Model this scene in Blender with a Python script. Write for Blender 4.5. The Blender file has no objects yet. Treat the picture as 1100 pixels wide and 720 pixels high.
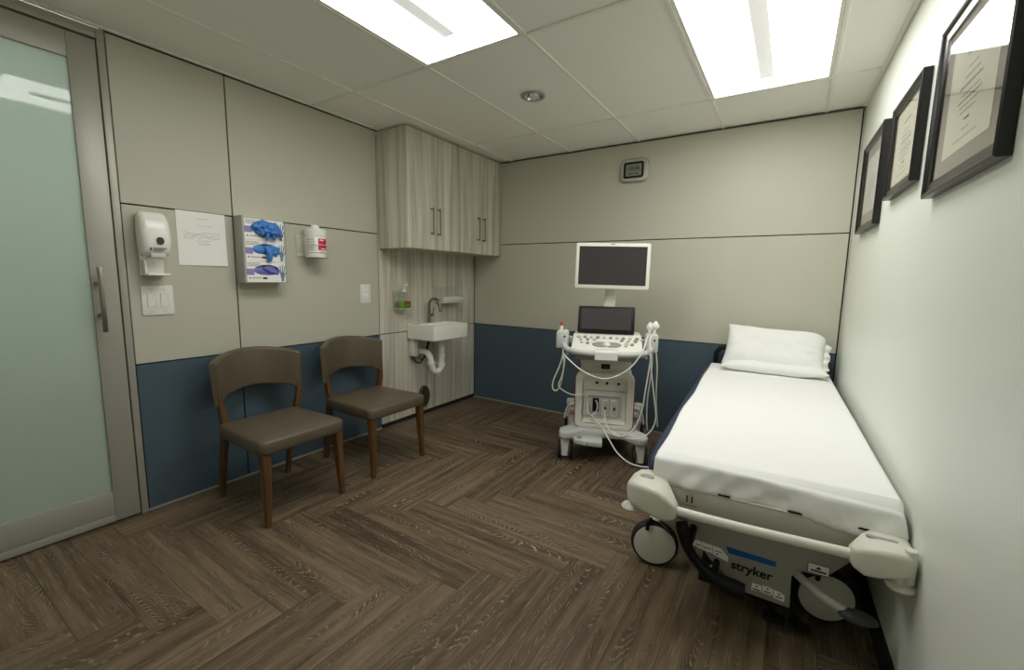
import bpy, bmesh, math, random
from mathutils import Vector, Matrix, noise
random.seed(7)
C = bpy.context.scene.collection
PI = math.pi

# ------------------------------------------------------------------ materials
def lin(c):
    return tuple(((v / 255) / 12.92 if v / 255 <= .04045 else ((v / 255 + .055) / 1.055) ** 2.4) for v in c)

def mat(name, col, rough=.5, metal=0.0, spec=.5, noise_amt=0.0, noise_scale=20, bump=0.0, bump_scale=80,
        coat=0.0, alpha=1.0, trans=0.0, emit=None, estr=0.0, sheen=0.0, ior=1.45):
    m = bpy.data.materials.new(name); m.use_nodes = True
    nt = m.node_tree; b = nt.nodes['Principled BSDF']
    c = lin(col) if max(col) > 1.0001 else col
    b.inputs['Base Color'].default_value = (*c, 1)
    b.inputs['Roughness'].default_value = rough
    b.inputs['Metallic'].default_value = metal
    b.inputs['Specular IOR Level'].default_value = spec
    b.inputs['Coat Weight'].default_value = coat
    b.inputs['Coat Roughness'].default_value = .05
    b.inputs['Transmission Weight'].default_value = trans
    b.inputs['IOR'].default_value = ior
    b.inputs['Sheen Weight'].default_value = sheen
    b.inputs['Alpha'].default_value = alpha
    if emit:
        b.inputs['Emission Color'].default_value = (*emit, 1)
        b.inputs['Emission Strength'].default_value = estr
    tc = nt.nodes.new('ShaderNodeTexCoord')
    # every surface gets at least a little procedural variation
    n = nt.nodes.new('ShaderNodeTexNoise'); n.inputs['Scale'].default_value = noise_scale
    n.inputs['Detail'].default_value = 3
    nt.links.new(tc.outputs['Object'], n.inputs['Vector'])
    if noise_amt > 0:
        mx = nt.nodes.new('ShaderNodeMix'); mx.data_type = 'RGBA'
        mx.inputs['A'].default_value = (*[v * (1 - noise_amt) for v in c], 1)
        mx.inputs['B'].default_value = (*[min(1, v * (1 + noise_amt)) for v in c], 1)
        nt.links.new(n.outputs['Fac'], mx.inputs['Factor'])
        nt.links.new(mx.outputs['Result'], b.inputs['Base Color'])
    if bump > 0:
        n2 = nt.nodes.new('ShaderNodeTexNoise'); n2.inputs['Scale'].default_value = bump_scale
        n2.inputs['Detail'].default_value = 4
        nt.links.new(tc.outputs['Object'], n2.inputs['Vector'])
        bp = nt.nodes.new('ShaderNodeBump'); bp.inputs['Strength'].default_value = bump
        bp.inputs['Distance'].default_value = .002
        nt.links.new(n2.outputs['Fac'], bp.inputs['Height'])
        nt.links.new(bp.outputs['Normal'], b.inputs['Normal'])
    return m

def streak_mat(name, dark, light, sx, sz, rough, axis='Z', extra=None):
    """wood laminate: streaks stretched along one object axis"""
    m = bpy.data.materials.new(name); m.use_nodes = True
    nt = m.node_tree; b = nt.nodes['Principled BSDF']; L = nt.links.new
    tc = nt.nodes.new('ShaderNodeTexCoord')
    def strk(s1, s2, det, dist):
        mp = nt.nodes.new('ShaderNodeMapping')
        mp.inputs['Scale'].default_value = (s1, s1, s2) if axis == 'Z' else (s2, s1, s1)
        L(tc.outputs['Object'], mp.inputs['Vector'])
        n = nt.nodes.new('ShaderNodeTexNoise'); n.inputs['Scale'].default_value = 1
        n.inputs['Detail'].default_value = det; n.inputs['Distortion'].default_value = dist
        L(mp.outputs['Vector'], n.inputs['Vector']); return n
    n1 = strk(sx, sz, 4, .4); n2 = strk(sx * 4, sz * 1.5, 3, .1)
    ad = nt.nodes.new('ShaderNodeMath'); ad.operation = 'MULTIPLY_ADD'
    ad.inputs[1].default_value = .35
    L(n2.outputs['Fac'], ad.inputs[0]); L(n1.outputs['Fac'], ad.inputs[2])
    r = nt.nodes.new('ShaderNodeValToRGB'); r.color_ramp.elements[0].position = .42
    r.color_ramp.elements[1].position = .86
    r.color_ramp.elements[0].color = (*lin(dark), 1); r.color_ramp.elements[1].color = (*lin(light), 1)
    L(ad.outputs[0], r.inputs['Fac']); L(r.outputs['Color'], b.inputs['Base Color'])
    b.inputs['Roughness'].default_value = rough
    return m

def floor_mat():
    m = bpy.data.materials.new('herringbone_oak'); m.use_nodes = True
    nt = m.node_tree; b = nt.nodes['Principled BSDF']; L = nt.links.new
    N = nt.nodes.new
    uv = N('ShaderNodeUVMap'); uv.uv_map = 'plank'
    at = N('ShaderNodeAttribute'); at.attribute_name = 'tone'
    sep = N('ShaderNodeSeparateXYZ'); L(uv.outputs['UV'], sep.inputs[0])
    def math_(op, a, bb=None, c=None):
        n = N('ShaderNodeMath'); n.operation = op
        for i, v in enumerate((a, bb, c)):
            if v is None: continue
            if isinstance(v, (int, float)): n.inputs[i].default_value = v
            else: L(v, n.inputs[i])
        return n.outputs[0]
    def noise_(su, sv, det=3, dist=0.0, scale=1):
        mp = N('ShaderNodeMapping'); mp.inputs['Scale'].default_value = (su, sv, 1)
        L(uv.outputs['UV'], mp.inputs['Vector'])
        n = N('ShaderNodeTexNoise'); n.inputs['Scale'].default_value = scale
        n.inputs['Detail'].default_value = det; n.inputs['Distortion'].default_value = dist
        L(mp.outputs['Vector'], n.inputs['Vector']); return n.outputs['Fac']
    # cathedral figure: level sets of b*v'^2 - a*u (v' = distance from the plank's heart line)
    vloc = at.outputs['Vector']
    s2 = N('ShaderNodeSeparateXYZ'); L(vloc, s2.inputs[0])   # x = tone, y = heart offset, z = direction
    frac = math_('FRACT', sep.outputs['Y'])                  # v stored as integer id + local 0..0.152
    wob = noise_(3.0, 6.0, 3)
    vv = math_('SUBTRACT', frac, s2.outputs['Y'])
    vv = math_('ADD', vv, math_('MULTIPLY', math_('SUBTRACT', noise_(7, 24, 4), .5), .055))
    v2 = math_('MULTIPLY', math_('MULTIPLY', vv, vv), 6500)
    f = math_('ADD', v2, math_('MULTIPLY', sep.outputs['X'], s2.outputs['Z']))
    f = math_('ADD', f, math_('MULTIPLY', wob, 46))
    w = math_('SINE', f)
    mr = N('ShaderNodeMapRange'); mr.inputs['From Min'].default_value = .5; mr.inputs['From Max'].default_value = 1
    L(w, mr.inputs['Value'])
    patch = noise_(2.2, 20, 2, .5)
    pm = N('ShaderNodeMapRange'); pm.inputs['From Min'].default_value = .51; pm.inputs['From Max'].default_value = .70
    L(patch, pm.inputs['Value'])
    brk = noise_(60, 130, 2)
    bm_ = N('ShaderNodeMapRange'); bm_.inputs['From Min'].default_value = .35; bm_.inputs['From Max'].default_value = .6
    L(brk, bm_.inputs['Value'])
    lines = math_('MULTIPLY', math_('MULTIPLY', mr.outputs[0], pm.outputs[0]), bm_.outputs[0])
    fib = noise_(9, 210, 4, .6)
    fm = N('ShaderNodeMapRange'); fm.inputs['From Min'].default_value = .56; fm.inputs['From Max'].default_value = .78
    L(fib, fm.inputs['Value'])
    pale = math_('MAXIMUM', math_('MULTIPLY', lines, 1.0), math_('MULTIPLY', fm.outputs[0], .48))
    # base tone
    br = N('ShaderNodeValToRGB')
    br.color_ramp.elements[0].color = (*lin((72, 58, 44)), 1); br.color_ramp.elements[0].position = .15
    br.color_ramp.elements[1].color = (*lin((142, 123, 98)), 1); br.color_ramp.elements[1].position = .85
    broad = noise_(1.6, 26, 4, .5)
    tone = math_('ADD', math_('MULTIPLY', s2.outputs['X'], .24), math_('MULTIPLY', math_('SUBTRACT', broad, .27), 1.1))
    L(tone, br.inputs['Fac'])
    dk = N('ShaderNodeMix'); dk.data_type = 'RGBA'
    L(br.outputs['Color'], dk.inputs['A']); dk.inputs['B'].default_value = (*lin((40, 31, 23)), 1)
    dm = math_('MULTIPLY', pm.outputs[0], .5); L(dm, dk.inputs['Factor'])
    mx = N('ShaderNodeMix'); mx.data_type = 'RGBA'
    L(dk.outputs['Result'], mx.inputs['A']); mx.inputs['B'].default_value = (*lin((188, 170, 142)), 1)
    L(pale, mx.inputs['Factor']); L(mx.outputs['Result'], b.inputs['Base Color'])
    b.inputs['Roughness'].default_value = .5
    b.inputs['Specular IOR Level'].default_value = .35
    bp = N('ShaderNodeBump'); bp.inputs['Strength'].default_value = .25; bp.inputs['Distance'].default_value = .001
    L(pale, bp.inputs['Height']); L(bp.outputs['Normal'], b.inputs['Normal'])
    return m

def thin_glass(name, tint=(1, 1, 1), amount=.97, rough=.02):
    m = bpy.data.materials.new(name); m.use_nodes = True
    nt = m.node_tree; nt.nodes.clear(); L = nt.links.new; N = nt.nodes.new
    o = N('ShaderNodeOutputMaterial'); t = N('ShaderNodeBsdfTransparent'); t.inputs[0].default_value = (*[v * amount for v in tint], 1)
    g = N('ShaderNodeBsdfGlossy'); g.inputs['Roughness'].default_value = rough
    lw = N('ShaderNodeLayerWeight'); lw.inputs['Blend'].default_value = .5
    pw = N('ShaderNodeMath'); pw.operation = 'POWER'; L(lw.outputs['Facing'], pw.inputs[0]); pw.inputs[1].default_value = 4.5
    ma = N('ShaderNodeMath'); ma.operation = 'MULTIPLY_ADD'; L(pw.outputs[0], ma.inputs[0]); ma.inputs[1].default_value = .85; ma.inputs[2].default_value = .04
    mx = N('ShaderNodeMixShader'); L(ma.outputs[0], mx.inputs[0]); L(t.outputs[0], mx.inputs[1]); L(g.outputs[0], mx.inputs[2])
    L(mx.outputs[0], o.inputs[0]); return m

def frosted(name):
    m = bpy.data.materials.new(name); m.use_nodes = True
    nt = m.node_tree; nt.nodes.clear(); L = nt.links.new; N = nt.nodes.new
    o = N('ShaderNodeOutputMaterial')
    d = N('ShaderNodeBsdfDiffuse'); d.inputs[0].default_value = (.50, .57, .515, 1)
    t = N('ShaderNodeBsdfTranslucent'); t.inputs[0].default_value = (.66, .74, .68, 1)
    g = N('ShaderNodeBsdfGlossy'); g.inputs['Roughness'].default_value = .02
    fr = N('ShaderNodeFresnel'); fr.inputs['IOR'].default_value = 1.5
    m1 = N('ShaderNodeMixShader'); m1.inputs[0].default_value = .55
    L(d.outputs[0], m1.inputs[1]); L(t.outputs[0], m1.inputs[2])
    m2 = N('ShaderNodeMixShader'); L(fr.outputs[0], m2.inputs[0]); L(m1.outputs[0], m2.inputs[1]); L(g.outputs[0], m2.inputs[2])
    L(m2.outputs[0], o.inputs[0]); return m

def emitter(name, col, s):
    m = bpy.data.materials.new(name); m.use_nodes = True
    nt = m.node_tree; nt.nodes.clear(); N = nt.nodes.new
    o = N('ShaderNodeOutputMaterial'); e = N('ShaderNodeEmission')
    e.inputs[0].default_value = (*col, 1); e.inputs[1].default_value = s
    nt.links.new(e.outputs[0], o.inputs[0]); return m

M = dict(
    greige=mat('greige_panel', (193, 191, 175), .55, noise_amt=.02, noise_scale=3),
    blue=mat('slate_blue_panel', (74, 91, 103), .5, noise_amt=.03, noise_scale=4),
    gap=mat('dark_reveal', (34, 32, 28), .8),
    laminate=streak_mat('laminate', (162, 154, 139), (219, 214, 200), 20, .9, .45),
    white_wall=mat('white_paint', (232, 236, 227), .38, noise_amt=.015, noise_scale=2),
    tile=mat('ceiling_tile', (248, 247, 240), .9, noise_amt=.03, noise_scale=120, bump=.15, bump_scale=300),
    tbar=mat('grid_white', (240, 239, 230), .5),
    alu=mat('brushed_aluminium', (172, 170, 158), .42, metal=.25, noise_amt=.04, noise_scale=8),
    alu_dark=mat('grey_aluminium', (110, 110, 104), .4, metal=.6),
    chrome=mat('chrome', (205, 205, 205), .12, metal=1),
    steel=mat('brushed_nickel', (138, 130, 118), .32, metal=.85),
    floor=floor_mat(),
    frost=frosted('frosted_green_glass'),
    glass=thin_glass('clear_glass'),
    acrylic=thin_glass('clear_acrylic', (.98, .99, .98), .985),
    lamp=emitter('diffuser_light', (1, .99, .955), 9.3),
    spine=mat('lamp_spine', (225, 225, 220), .6, emit=(1, .99, .955), estr=.42),
    corridor=emitter('corridor_lamp', (1, .99, .96), 20),
    leather=mat('brown_leather', (94, 84, 68), .40, noise_amt=.08, noise_scale=14, bump=.25, bump_scale=260),
    legwood=streak_mat('walnut_leg', (62, 42, 22), (108, 76, 42), 60, 4, .4),
    ceramic=mat('white_ceramic', (238, 238, 230), .15, coat=.4),
    pvc=mat('white_pvc', (226, 226, 218), .4),
    wplastic=mat('white_plastic', (236, 236, 228), .22),
    gplastic=mat('grey_plastic', (152, 154, 150), .45),
    dgrey=mat('dark_grey_plastic', (52, 54, 54), .5),
    black=mat('black_plastic', (15, 15, 15), .5, spec=.3),
    rubber=mat('black_rubber', (26, 26, 27), .7),
    usbody=mat('ultrasound_white', (234, 233, 222), .38),
    usgrey=mat('ultrasound_grey', (202, 204, 200), .42),
    screen=mat('dark_screen', (64, 62, 61), .25, spec=.4),
    red=mat('red_plastic', (196, 40, 40), .4),
    maroon=mat('red_stripe', (172, 54, 42), .5), darkred=mat('dark_red_ink', (96, 52, 42), .6), umber=mat('umber_pad', (62, 52, 43), .5),
    ink=mat('ink_grey', (120, 120, 116), .8),
    inkdark=mat('ink_dark', (48, 47, 45), .8),
    paper=mat('paper', (246, 246, 240), .85),
    cream=mat('cream_paper', (250, 247, 226), .85, noise_amt=.02, noise_scale=30),
    matgrey=mat('grey_mat_board', (158, 149, 140), .85),
    matlight=mat('light_mat_board', (176, 172, 162), .85),
    fblack=mat('black_lacquer', (24, 23, 22), .28),
    fabric=mat('white_sheet', (240, 241, 238), .85, noise_amt=.01, noise_scale=60, bump=.12, bump_scale=500, sheen=.1),
    navy=mat('navy_vinyl', (40, 52, 76), .5, bump=.1, bump_scale=200),
    bedplastic=mat('bed_ivory', (214, 213, 200), .42),
    bedgrey=mat('bed_grey', (164, 163, 152), .48),
    bedlight=mat('bed_light_grey', (196, 195, 184), .45), bedblue=mat('bed_blue', (26, 92, 160), .45),
    tyre=mat('tyre', (34, 34, 36), .6),
    glove=mat('blue_nitrile', (70, 130, 205), .5, noise_amt=.15, noise_scale=60),
    glove2=mat('violet_nitrile', (112, 112, 190), .5, noise_amt=.15, noise_scale=60),
    lav=mat('lavender_print', (150, 142, 196), .7, noise_amt=.35, noise_scale=180),
    holder=mat('holder_grey', (168, 168, 160), .4, metal=.25),
    hand=mat('hand_print', (120, 138, 176), .7),
    magenta=mat('magenta_label', (206, 38, 84), .5),
    soap=mat('green_soap', (118, 160, 60), .3),
    leafg=mat('leaf_green', (58, 110, 44), .5),
    lcd=mat('lcd_grey', (126, 128, 112), .3),
    silver=mat('silver_bezel', (176, 175, 168), .35, metal=.5),
    towel=mat('towel_paper', (236, 235, 226), .9),
)

# ------------------------------------------------------------------ mesh helpers
def rotm(e):
    return Matrix.Rotation(e[2], 4, 'Z') @ Matrix.Rotation(e[1], 4, 'Y') @ Matrix.Rotation(e[0], 4, 'X')

class MB:
    def __init__(s):
        s.bm = bmesh.new(); s.mats = []
    def mi(s, m):
        m = M[m] if isinstance(m, str) else m
        if m not in s.mats: s.mats.append(m)
        return s.mats.index(m)
    def _merge(s, b2, m, mtx=None):
        i = s.mi(m)
        if mtx is not None: bmesh.ops.transform(b2, matrix=mtx, verts=b2.verts)
        bmesh.ops.recalc_face_normals(b2, faces=b2.faces)
        mp = {}
        for v in b2.verts: mp[v] = s.bm.verts.new(v.co)
        for f in b2.faces:
            try:
                nf = s.bm.faces.new([mp[v] for v in f.verts]); nf.material_index = i; nf.smooth = True
            except ValueError: pass
        b2.free()
    def box(s, c, d, m, bev=0.0, rot=None, seg=2):
        b = bmesh.new(); bmesh.ops.create_cube(b, size=1)
        bmesh.ops.scale(b, vec=d, verts=b.verts)
        if bev > 0:
            bmesh.ops.bevel(b, geom=b.edges[:], offset=min(bev, min(d) * .49), segments=seg, affect='EDGES', profile=.5)
        mt = Matrix.Translation(c) @ (rotm(rot) if rot else Matrix.Identity(4))
        s._merge(b, m, mt); return s
    def b2(s, lo, hi, m, bev=0.0, seg=2):
        return s.box([(a + b) / 2 for a, b in zip(lo, hi)], [abs(b - a) for a, b in zip(lo, hi)], m, bev, None, seg)
    def cyl(s, p0, p1, r0, m, r1=None, n=24, bev=0.0):
        r1 = r0 if r1 is None else r1
        p0, p1 = Vector(p0), Vector(p1); h = (p1 - p0).length
        prof = [(0, 0), (r0, 0), (r1, h), (0, h)]
        if bev > 0:
            prof = [(0, 0), (r0 - bev, 0), (r0 - bev * .3, bev * .3), (r0, bev), (r1, h - bev), (r1 - bev * .3, h - bev * .3), (r1 - bev, h), (0, h)]
        return s.lathe(prof, p0, p1 - p0, m, n)
    def lathe(s, prof, o, axis, m, n=28, flat=(1, 1)):
        b = bmesh.new(); rings = []
        for r, z in prof:
            if r < 1e-6: rings.append([b.verts.new((0, 0, z))])
            else: rings.append([b.verts.new((r * flat[0] * math.cos(2 * PI * k / n), r * flat[1] * math.sin(2 * PI * k / n), z)) for k in range(n)])
        for a, c in zip(rings, rings[1:]):
            for k in range(n):
                q = [a[k % len(a)], a[(k + 1) % len(a)], c[(k + 1) % len(c)], c[k % len(c)]]
                u = []
                for v in q:
                    if v not in u: u.append(v)
                if len(u) > 2:
                    try: b.faces.new(u)
                    except ValueError: pass
        mt = Matrix.Translation(o) @ Vector((0, 0, 1)).rotation_difference(Vector(axis).normalized()).to_matrix().to_4x4()
        s._merge(b, m, mt); return s
    def tube(s, pts, r, m, n=10, sub=6, closed=False, flat=None):
        P = smooth(pts, sub) if sub > 1 else [Vector(p) for p in pts]
        R = r if isinstance(r, (list, tuple)) else None
        b = bmesh.new(); rings = []; up = None
        for i, p in enumerate(P):
            t = (P[min(i + 1, len(P) - 1)] - P[max(i - 1, 0)]).normalized()
            if up is None:
                up = t.orthogonal().normalized()
            up = (up - t * up.dot(t)).normalized(); sd = t.cross(up)
            if R:
                x = i / (len(P) - 1) * (len(R) - 1); k = min(int(x), len(R) - 2); rr = R[k] + (R[k + 1] - R[k]) * (x - k)
            else: rr = r
            rings.append([b.verts.new(p + (up * math.cos(2 * PI * k / n) + sd * math.sin(2 * PI * k / n)) * rr) for k in range(n)])
        for a, c in zip(rings, rings[1:]):
            for k in range(n): b.faces.new([a[k], a[(k + 1) % n], c[(k + 1) % n], c[k]])
        b.faces.new(rings[0]); b.faces.new(rings[-1])
        s._merge(b, m); return s
    def loft(s, secs, m, caps=True, closed=True):
        b = bmesh.new(); rings = [[b.verts.new(p) for p in sc] for sc in secs]
        for a, c in zip(rings, rings[1:]):
            n = len(a)
            for k in range(n if closed else n - 1): b.faces.new([a[k], a[(k + 1) % n], c[(k + 1) % n], c[k]])
        if caps:
            b.faces.new(rings[0]); b.faces.new(rings[-1])
        s._merge(b, m); return s
    def prism(s, poly, ext, m, bev=0.0, seg=2):
        """poly: list of 3D points (planar), ext: extrusion vector"""
        b = bmesh.new(); vs = [b.verts.new(p) for p in poly]; f = b.faces.new(vs)
        r = bmesh.ops.extrude_face_region(b, geom=[f])
        bmesh.ops.translate(b, vec=ext, verts=[v for v in r['geom'] if isinstance(v, bmesh.types.BMVert)])
        bmesh.ops.recalc_face_normals(b, faces=b.faces)
        if bev > 0:
            bmesh.ops.bevel(b, geom=b.edges[:], offset=bev, segments=seg, affect='EDGES', profile=.5)
        s._merge(b, m); return s
    def grid(s, nu, nv, fn, m, thick=0.0):
        b = bmesh.new()
        V = [[b.verts.new(fn(i / nu, j / nv)) for j in range(nv + 1)] for i in range(nu + 1)]
        for i in range(nu):
            for j in range(nv): b.faces.new([V[i][j], V[i + 1][j], V[i + 1][j + 1], V[i][j + 1]])
        if thick:
            bmesh.ops.recalc_face_normals(b, faces=b.faces)
            bmesh.ops.solidify(b, geom=b.faces[:], thickness=thick)
        s._merge(b, m); return s
    def ball(s, c, r, m, n=3, fn=None):
        b = bmesh.new(); bmesh.ops.create_icosphere(b, subdivisions=n, radius=1)
        for v in b.verts:
            p = v.co.copy()
            if fn: p *= fn(p)
            v.co = Vector((p.x * r[0], p.y * r[1], p.z * r[2]))
        s._merge(b, m, Matrix.Translation(c)); return s
    def build(s, name, parent=None, loc=(0, 0, 0), rot=(0, 0, 0), ang=35):
        me = bpy.data.meshes.new(name); s.bm.to_mesh(me); s.bm.free()
        for m in s.mats: me.materials.append(m)
        me.set_sharp_from_angle(angle=math.radians(ang))
        o = bpy.data.objects.new(name, me); C.objects.link(o)
        o.location = loc; o.rotation_euler = rot
        if parent: o.parent = parent
        return o

def smooth(pts, sub):
    P = [Vector(p) for p in pts]; out = []
    for i in range(len(P) - 1):
        p0, p1, p2, p3 = P[max(i - 1, 0)], P[i], P[i + 1], P[min(i + 2, len(P) - 1)]
        for k in range(sub):
            t = k / sub
            out.append(.5 * ((2 * p1) + (p2 - p0) * t + (2 * p0 - 5 * p1 + 4 * p2 - p3) * t * t + (3 * p1 - p0 - 3 * p2 + p3) * t ** 3))
    out.append(P[-1]); return out

def rr(w, h, r, n=5):
    """rounded rectangle, centred, 2D points"""
    r = min(r, w / 2 - 1e-4, h / 2 - 1e-4); o = []
    for cx, cy, a in ((w / 2 - r, h / 2 - r, 0), (-w / 2 + r, h / 2 - r, 90), (-w / 2 + r, -h / 2 + r, 180), (w / 2 - r, -h / 2 + r, 270)):
        for k in range(n + 1):
            t = math.radians(a + 90 * k / n); o.append((cx + r * math.cos(t), cy + r * math.sin(t)))
    return o

def tag(o, label, cat, group=None):
    o['label'] = label; o['category'] = cat
    if group: o['group'] = group
    return o
def thing(name, label, cat, loc=(0, 0, 0), rz=0.0, group=None):
    o = bpy.data.objects.new(name, None); C.objects.link(o); o.empty_display_size = .05
    o.location = loc; o.rotation_euler = (0, 0, rz); return tag(o, label, cat, group)
def struct(o):
    o['kind'] = 'structure'; return o
def copy_thing(root, loc, label):
    r = root.copy(); C.objects.link(r); r.location = loc; r['label'] = label
    for ch in list(root.children):
        c = ch.copy(); C.objects.link(c); c.parent = r
        for g in list(ch.children):
            d = g.copy(); C.objects.link(d); d.parent = c
    return r
def text_mesh(name, body, size, m, parent, loc, rot, bold=0.0, extrude=.0006, sx=1.0, shear=0.0, align='CENTER'):
    cu = bpy.data.curves.new(name, 'FONT'); cu.body = body; cu.size = size; cu.extrude = extrude; cu.offset = bold
    cu.align_x = align; cu.align_y = 'CENTER'; cu.shear = shear
    tmp = bpy.data.objects.new(name, cu); C.objects.link(tmp)
    bpy.context.view_layer.update()
    me = bpy.data.meshes.new_from_object(tmp.evaluated_get(bpy.context.evaluated_depsgraph_get()))
    bpy.data.objects.remove(tmp); me.materials.clear(); me.materials.append(M[m])
    o = bpy.data.objects.new(name, me); C.objects.link(o); o.parent = parent
    o.location = loc; o.rotation_euler = rot; o.scale = (sx, 1, 1); return o

# ------------------------------------------------------------------ the room
H = 2.362; W = 3.075; SL = .03; YF = -4.30
def wx(y): return W - SL * y                       # right wall plane

# floor: herringbone planks, each with its own tone and figure
w_, n_ = .1523, 6; X0, Y0 = 1.125, -2.055
bm = bmesh.new(); uvl = bm.loops.layers.uv.new('plank'); tl = bm.loops.layers.float_vector.new('tone')
pid = 0
def plank(x0, y0, x1, y1, horiz):
    global pid
    x0c, x1c = max(x0, -1.4), min(x1, 3.4); y0c, y1c = max(y0, -4.4), min(y1, .02)
    if x1c - x0c < .002 or y1c - y0c < .002: return
    pid += 1
    g = .0006
    cs = [(x0c + g, y0c + g), (x1c - g, y0c + g), (x1c - g, y1c - g), (x0c + g, y1c - g)]
    vs = [bm.verts.new((x, y, 0)) for x, y in cs]; f = bm.faces.new(vs)
    uo = random.random() * 20; tone = random.random(); heart = .152 * random.uniform(.15, .85); d = random.choice((-1, 1)) * random.uniform(110, 210)
    for lp, (x, y) in zip(f.loops, cs):
        u, v = (x - x0, y - y0) if horiz else (y - y0, x1 - x)
        lp[uvl].uv = (u + uo, v + (pid * 7) % 13 + .2); lp[tl] = (tone, heart + .2, d)
for mm in range(-4, 5):
    for k in range(-40, 41):
        a, b_ = k + n_ * mm, k - n_ * mm
        x, y = X0 + a * w_, Y0 + b_ * w_
        plank(x, y, x + n_ * w_, y + w_, True)
        xv, yv = x + n_ * w_, y + w_
        plank(xv, yv - n_ * w_, xv + w_, yv, False)
me = bpy.data.meshes.new('floor'); 
vsx = [bm.verts.new(p) for p in ((-1.4, -4.4, -.004), (3.4, -4.4, -.004), (3.4, .02, -.004), (-1.4, .02, -.004))]
f = bm.faces.new(vsx); f.material_index = 1
vsx = [bm.verts.new(p) for p in ((-1.4, -4.4, -.1), (-1.4, .02, -.1), (3.4, .02, -.1), (3.4, -4.4, -.1))]
f = bm.faces.new(vsx); f.material_index = 1
bm.to_mesh(me); bm.free(); me.materials.append(M['floor']); me.materials.append(M['gap'])
fl = bpy.data.objects.new('floor', me); C.objects.link(fl); struct(fl)

# left wall: panels with open joints over a dark backing
def panels(mb, rects, place, g=.0035, t=.014):
    for (a0, a1, z0, z1, m) in rects:
        mb.b2(*place(a0 + g, a1 - g, z0 + (g if z0 > .02 else 0), z1 - g, t), m, .0015, 1)
YD = -2.8125; YS = -2.3057; YC = -1.2485; ZB = .7868; ZS = 1.588; ZT = H - .003
mb = MB()
pl = lambda a0, a1, z0, z1, t: ((-t, a0, z0), (0, a1, z1))
rects = []
for a0, a1 in ((YD, YS), (YS, YC)):
    rects += [(a0, a1, .012, ZB, 'blue'), (a0, a1, ZB, ZS, 'greige'), (a0, a1, ZS, ZT, 'greige')]
rects += [(YC, .0, .03, ZB + .002, 'laminate'), (YC, .0, ZB + .002, ZT, 'laminate')]
rects += [(YF, -3.99, .012, ZB, 'blue'), (YF, -3.99, ZB, ZS, 'greige'), (YF, -3.99, ZS, ZT, 'greige')]
panels(mb, rects, pl)
mb.b2((-.06, YD, 0), (-.0142, 0, H + .05), 'gap'); mb.b2((-.06, YF, 0), (-.0142, -3.99, H + .05), 'gap')
struct(mb.build('wall_left'))

mb = MB()
pl = lambda a0, a1, z0, z1, t: ((a0, 0, z0), (a1, t, z1))
panels(mb, [(0, W - .012, .012, ZB, 'blue'), (0, W - .012, ZB, ZS, 'greige'), (0, W - .012, ZS, ZT - .001, 'greige')], pl)
mb.b2((-.06, .0142, 0), (W + .1, .07, H + .05), 'gap')
struct(mb.build('wall_back'))

mb = MB()
yA, yB = .02, YF - .05
mb.prism([(wx(yA), yA, -.01), (wx(yB), yB, -.01), (wx(yB), yB, H + .05), (wx(yA), yA, H + .05)], (.06, 0, 0), 'white_wall')
struct(mb.build('wall_right'))
mb = MB(); mb.b2((-.06, YF - .06, -.01), (wx(YF) + .05, YF, H + .05), 'white_wall'); struct(mb.build('wall_front'))

# baseboards and trims
mb = MB(); mb.prism([(wx(0), 0, 0), (wx(YF), YF, 0), (wx(YF), YF, .10), (wx(0), 0, .10)], (-.008, 0, 0), 'rubber'); struct(mb.build('baseboard_right'))
mb = MB(); mb.b2((0, YD, 0), (.004, YC, .012), 'alu'); mb.b2((-.006, YC, 0), (.002, 0, .028), 'gap'); struct(mb.build('baseboard_left'))
mb = MB(); mb.b2((.002, -.004, 0), (W - .02, 0, .012), 'alu'); struct(mb.build('baseboard_back'))
mb = MB(); mb.b2((W - .009, -.008, 0), (W + .002, .002, H - .004), 'alu', .002); struct(mb.build('trim_2'))
mb = MB(); mb.b2((0.0, -.003, H - .007), (W, .004, H - .001), 'alu_dark'); struct(mb.build('trim_3'))

# ceiling tiles and grid
GX = [-.178, .433, 1.0421, 1.6517, 2.2613, 2.8709, 3.48]; GY = [.64, -.5707, -1.7762, -2.9816, -4.187, -5.39]
LIGHTS = ((2, 2), (4, 1))          # (column, row) of the two troffers
HOLE = (2, 1)
mb = MB(); g = .007
for i in range(6):
    for j in range(5):
        if (i, j) in LIGHTS: continue
        x0, x1 = max(GX[i] + g, -.02), min(GX[i + 1] - g, wx(max(GY[j + 1], YF)) + .02)
        y1, y0 = min(GY[j] - g, .02), max(GY[j + 1] + g, YF - .02)
        if (i, j) == HOLE:
            cx, cy, r = 1.3465, -1.178, .058
            angs = sorted(set([2 * PI * k / 40 for k in range(40)] + [math.atan2(y - cy, x - cx) % (2 * PI) for x in (x0, x1) for y in (y0, y1)]))
            inn, outp = [], []
            for a in angs:
                dx, dy = math.cos(a), math.sin(a)
                t = min(((x1 if dx > 0 else x0) - cx) / dx if abs(dx) > 1e-9 else 9, ((y1 if dy > 0 else y0) - cy) / dy if abs(dy) > 1e-9 else 9)
                inn.append((cx + r * dx, cy + r * dy)); outp.append((cx + t * dx, cy + t * dy))
            b = bmesh.new(); A = [b.verts.new((x, y, H + .008)) for x, y in inn]; B = [b.verts.new((x, y, H + .008)) for x, y in outp]
            for k in range(len(A)): b.faces.new([A[k], A[(k + 1) % len(A)], B[(k + 1) % len(A)], B[k]])
            i_ = mb.mi('tile'); bmesh.ops.recalc_face_normals(b, faces=b.faces)
            mp = {v: mb.bm.verts.new(v.co) for v in b.verts}
            for f in b.faces: mb.bm.faces.new([mp[v] for v in f.verts]).material_index = i_
            b.free(); continue
        mb.b2((x0, y0, H + .008), (x1, y1, H + .024), 'tile')
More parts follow.
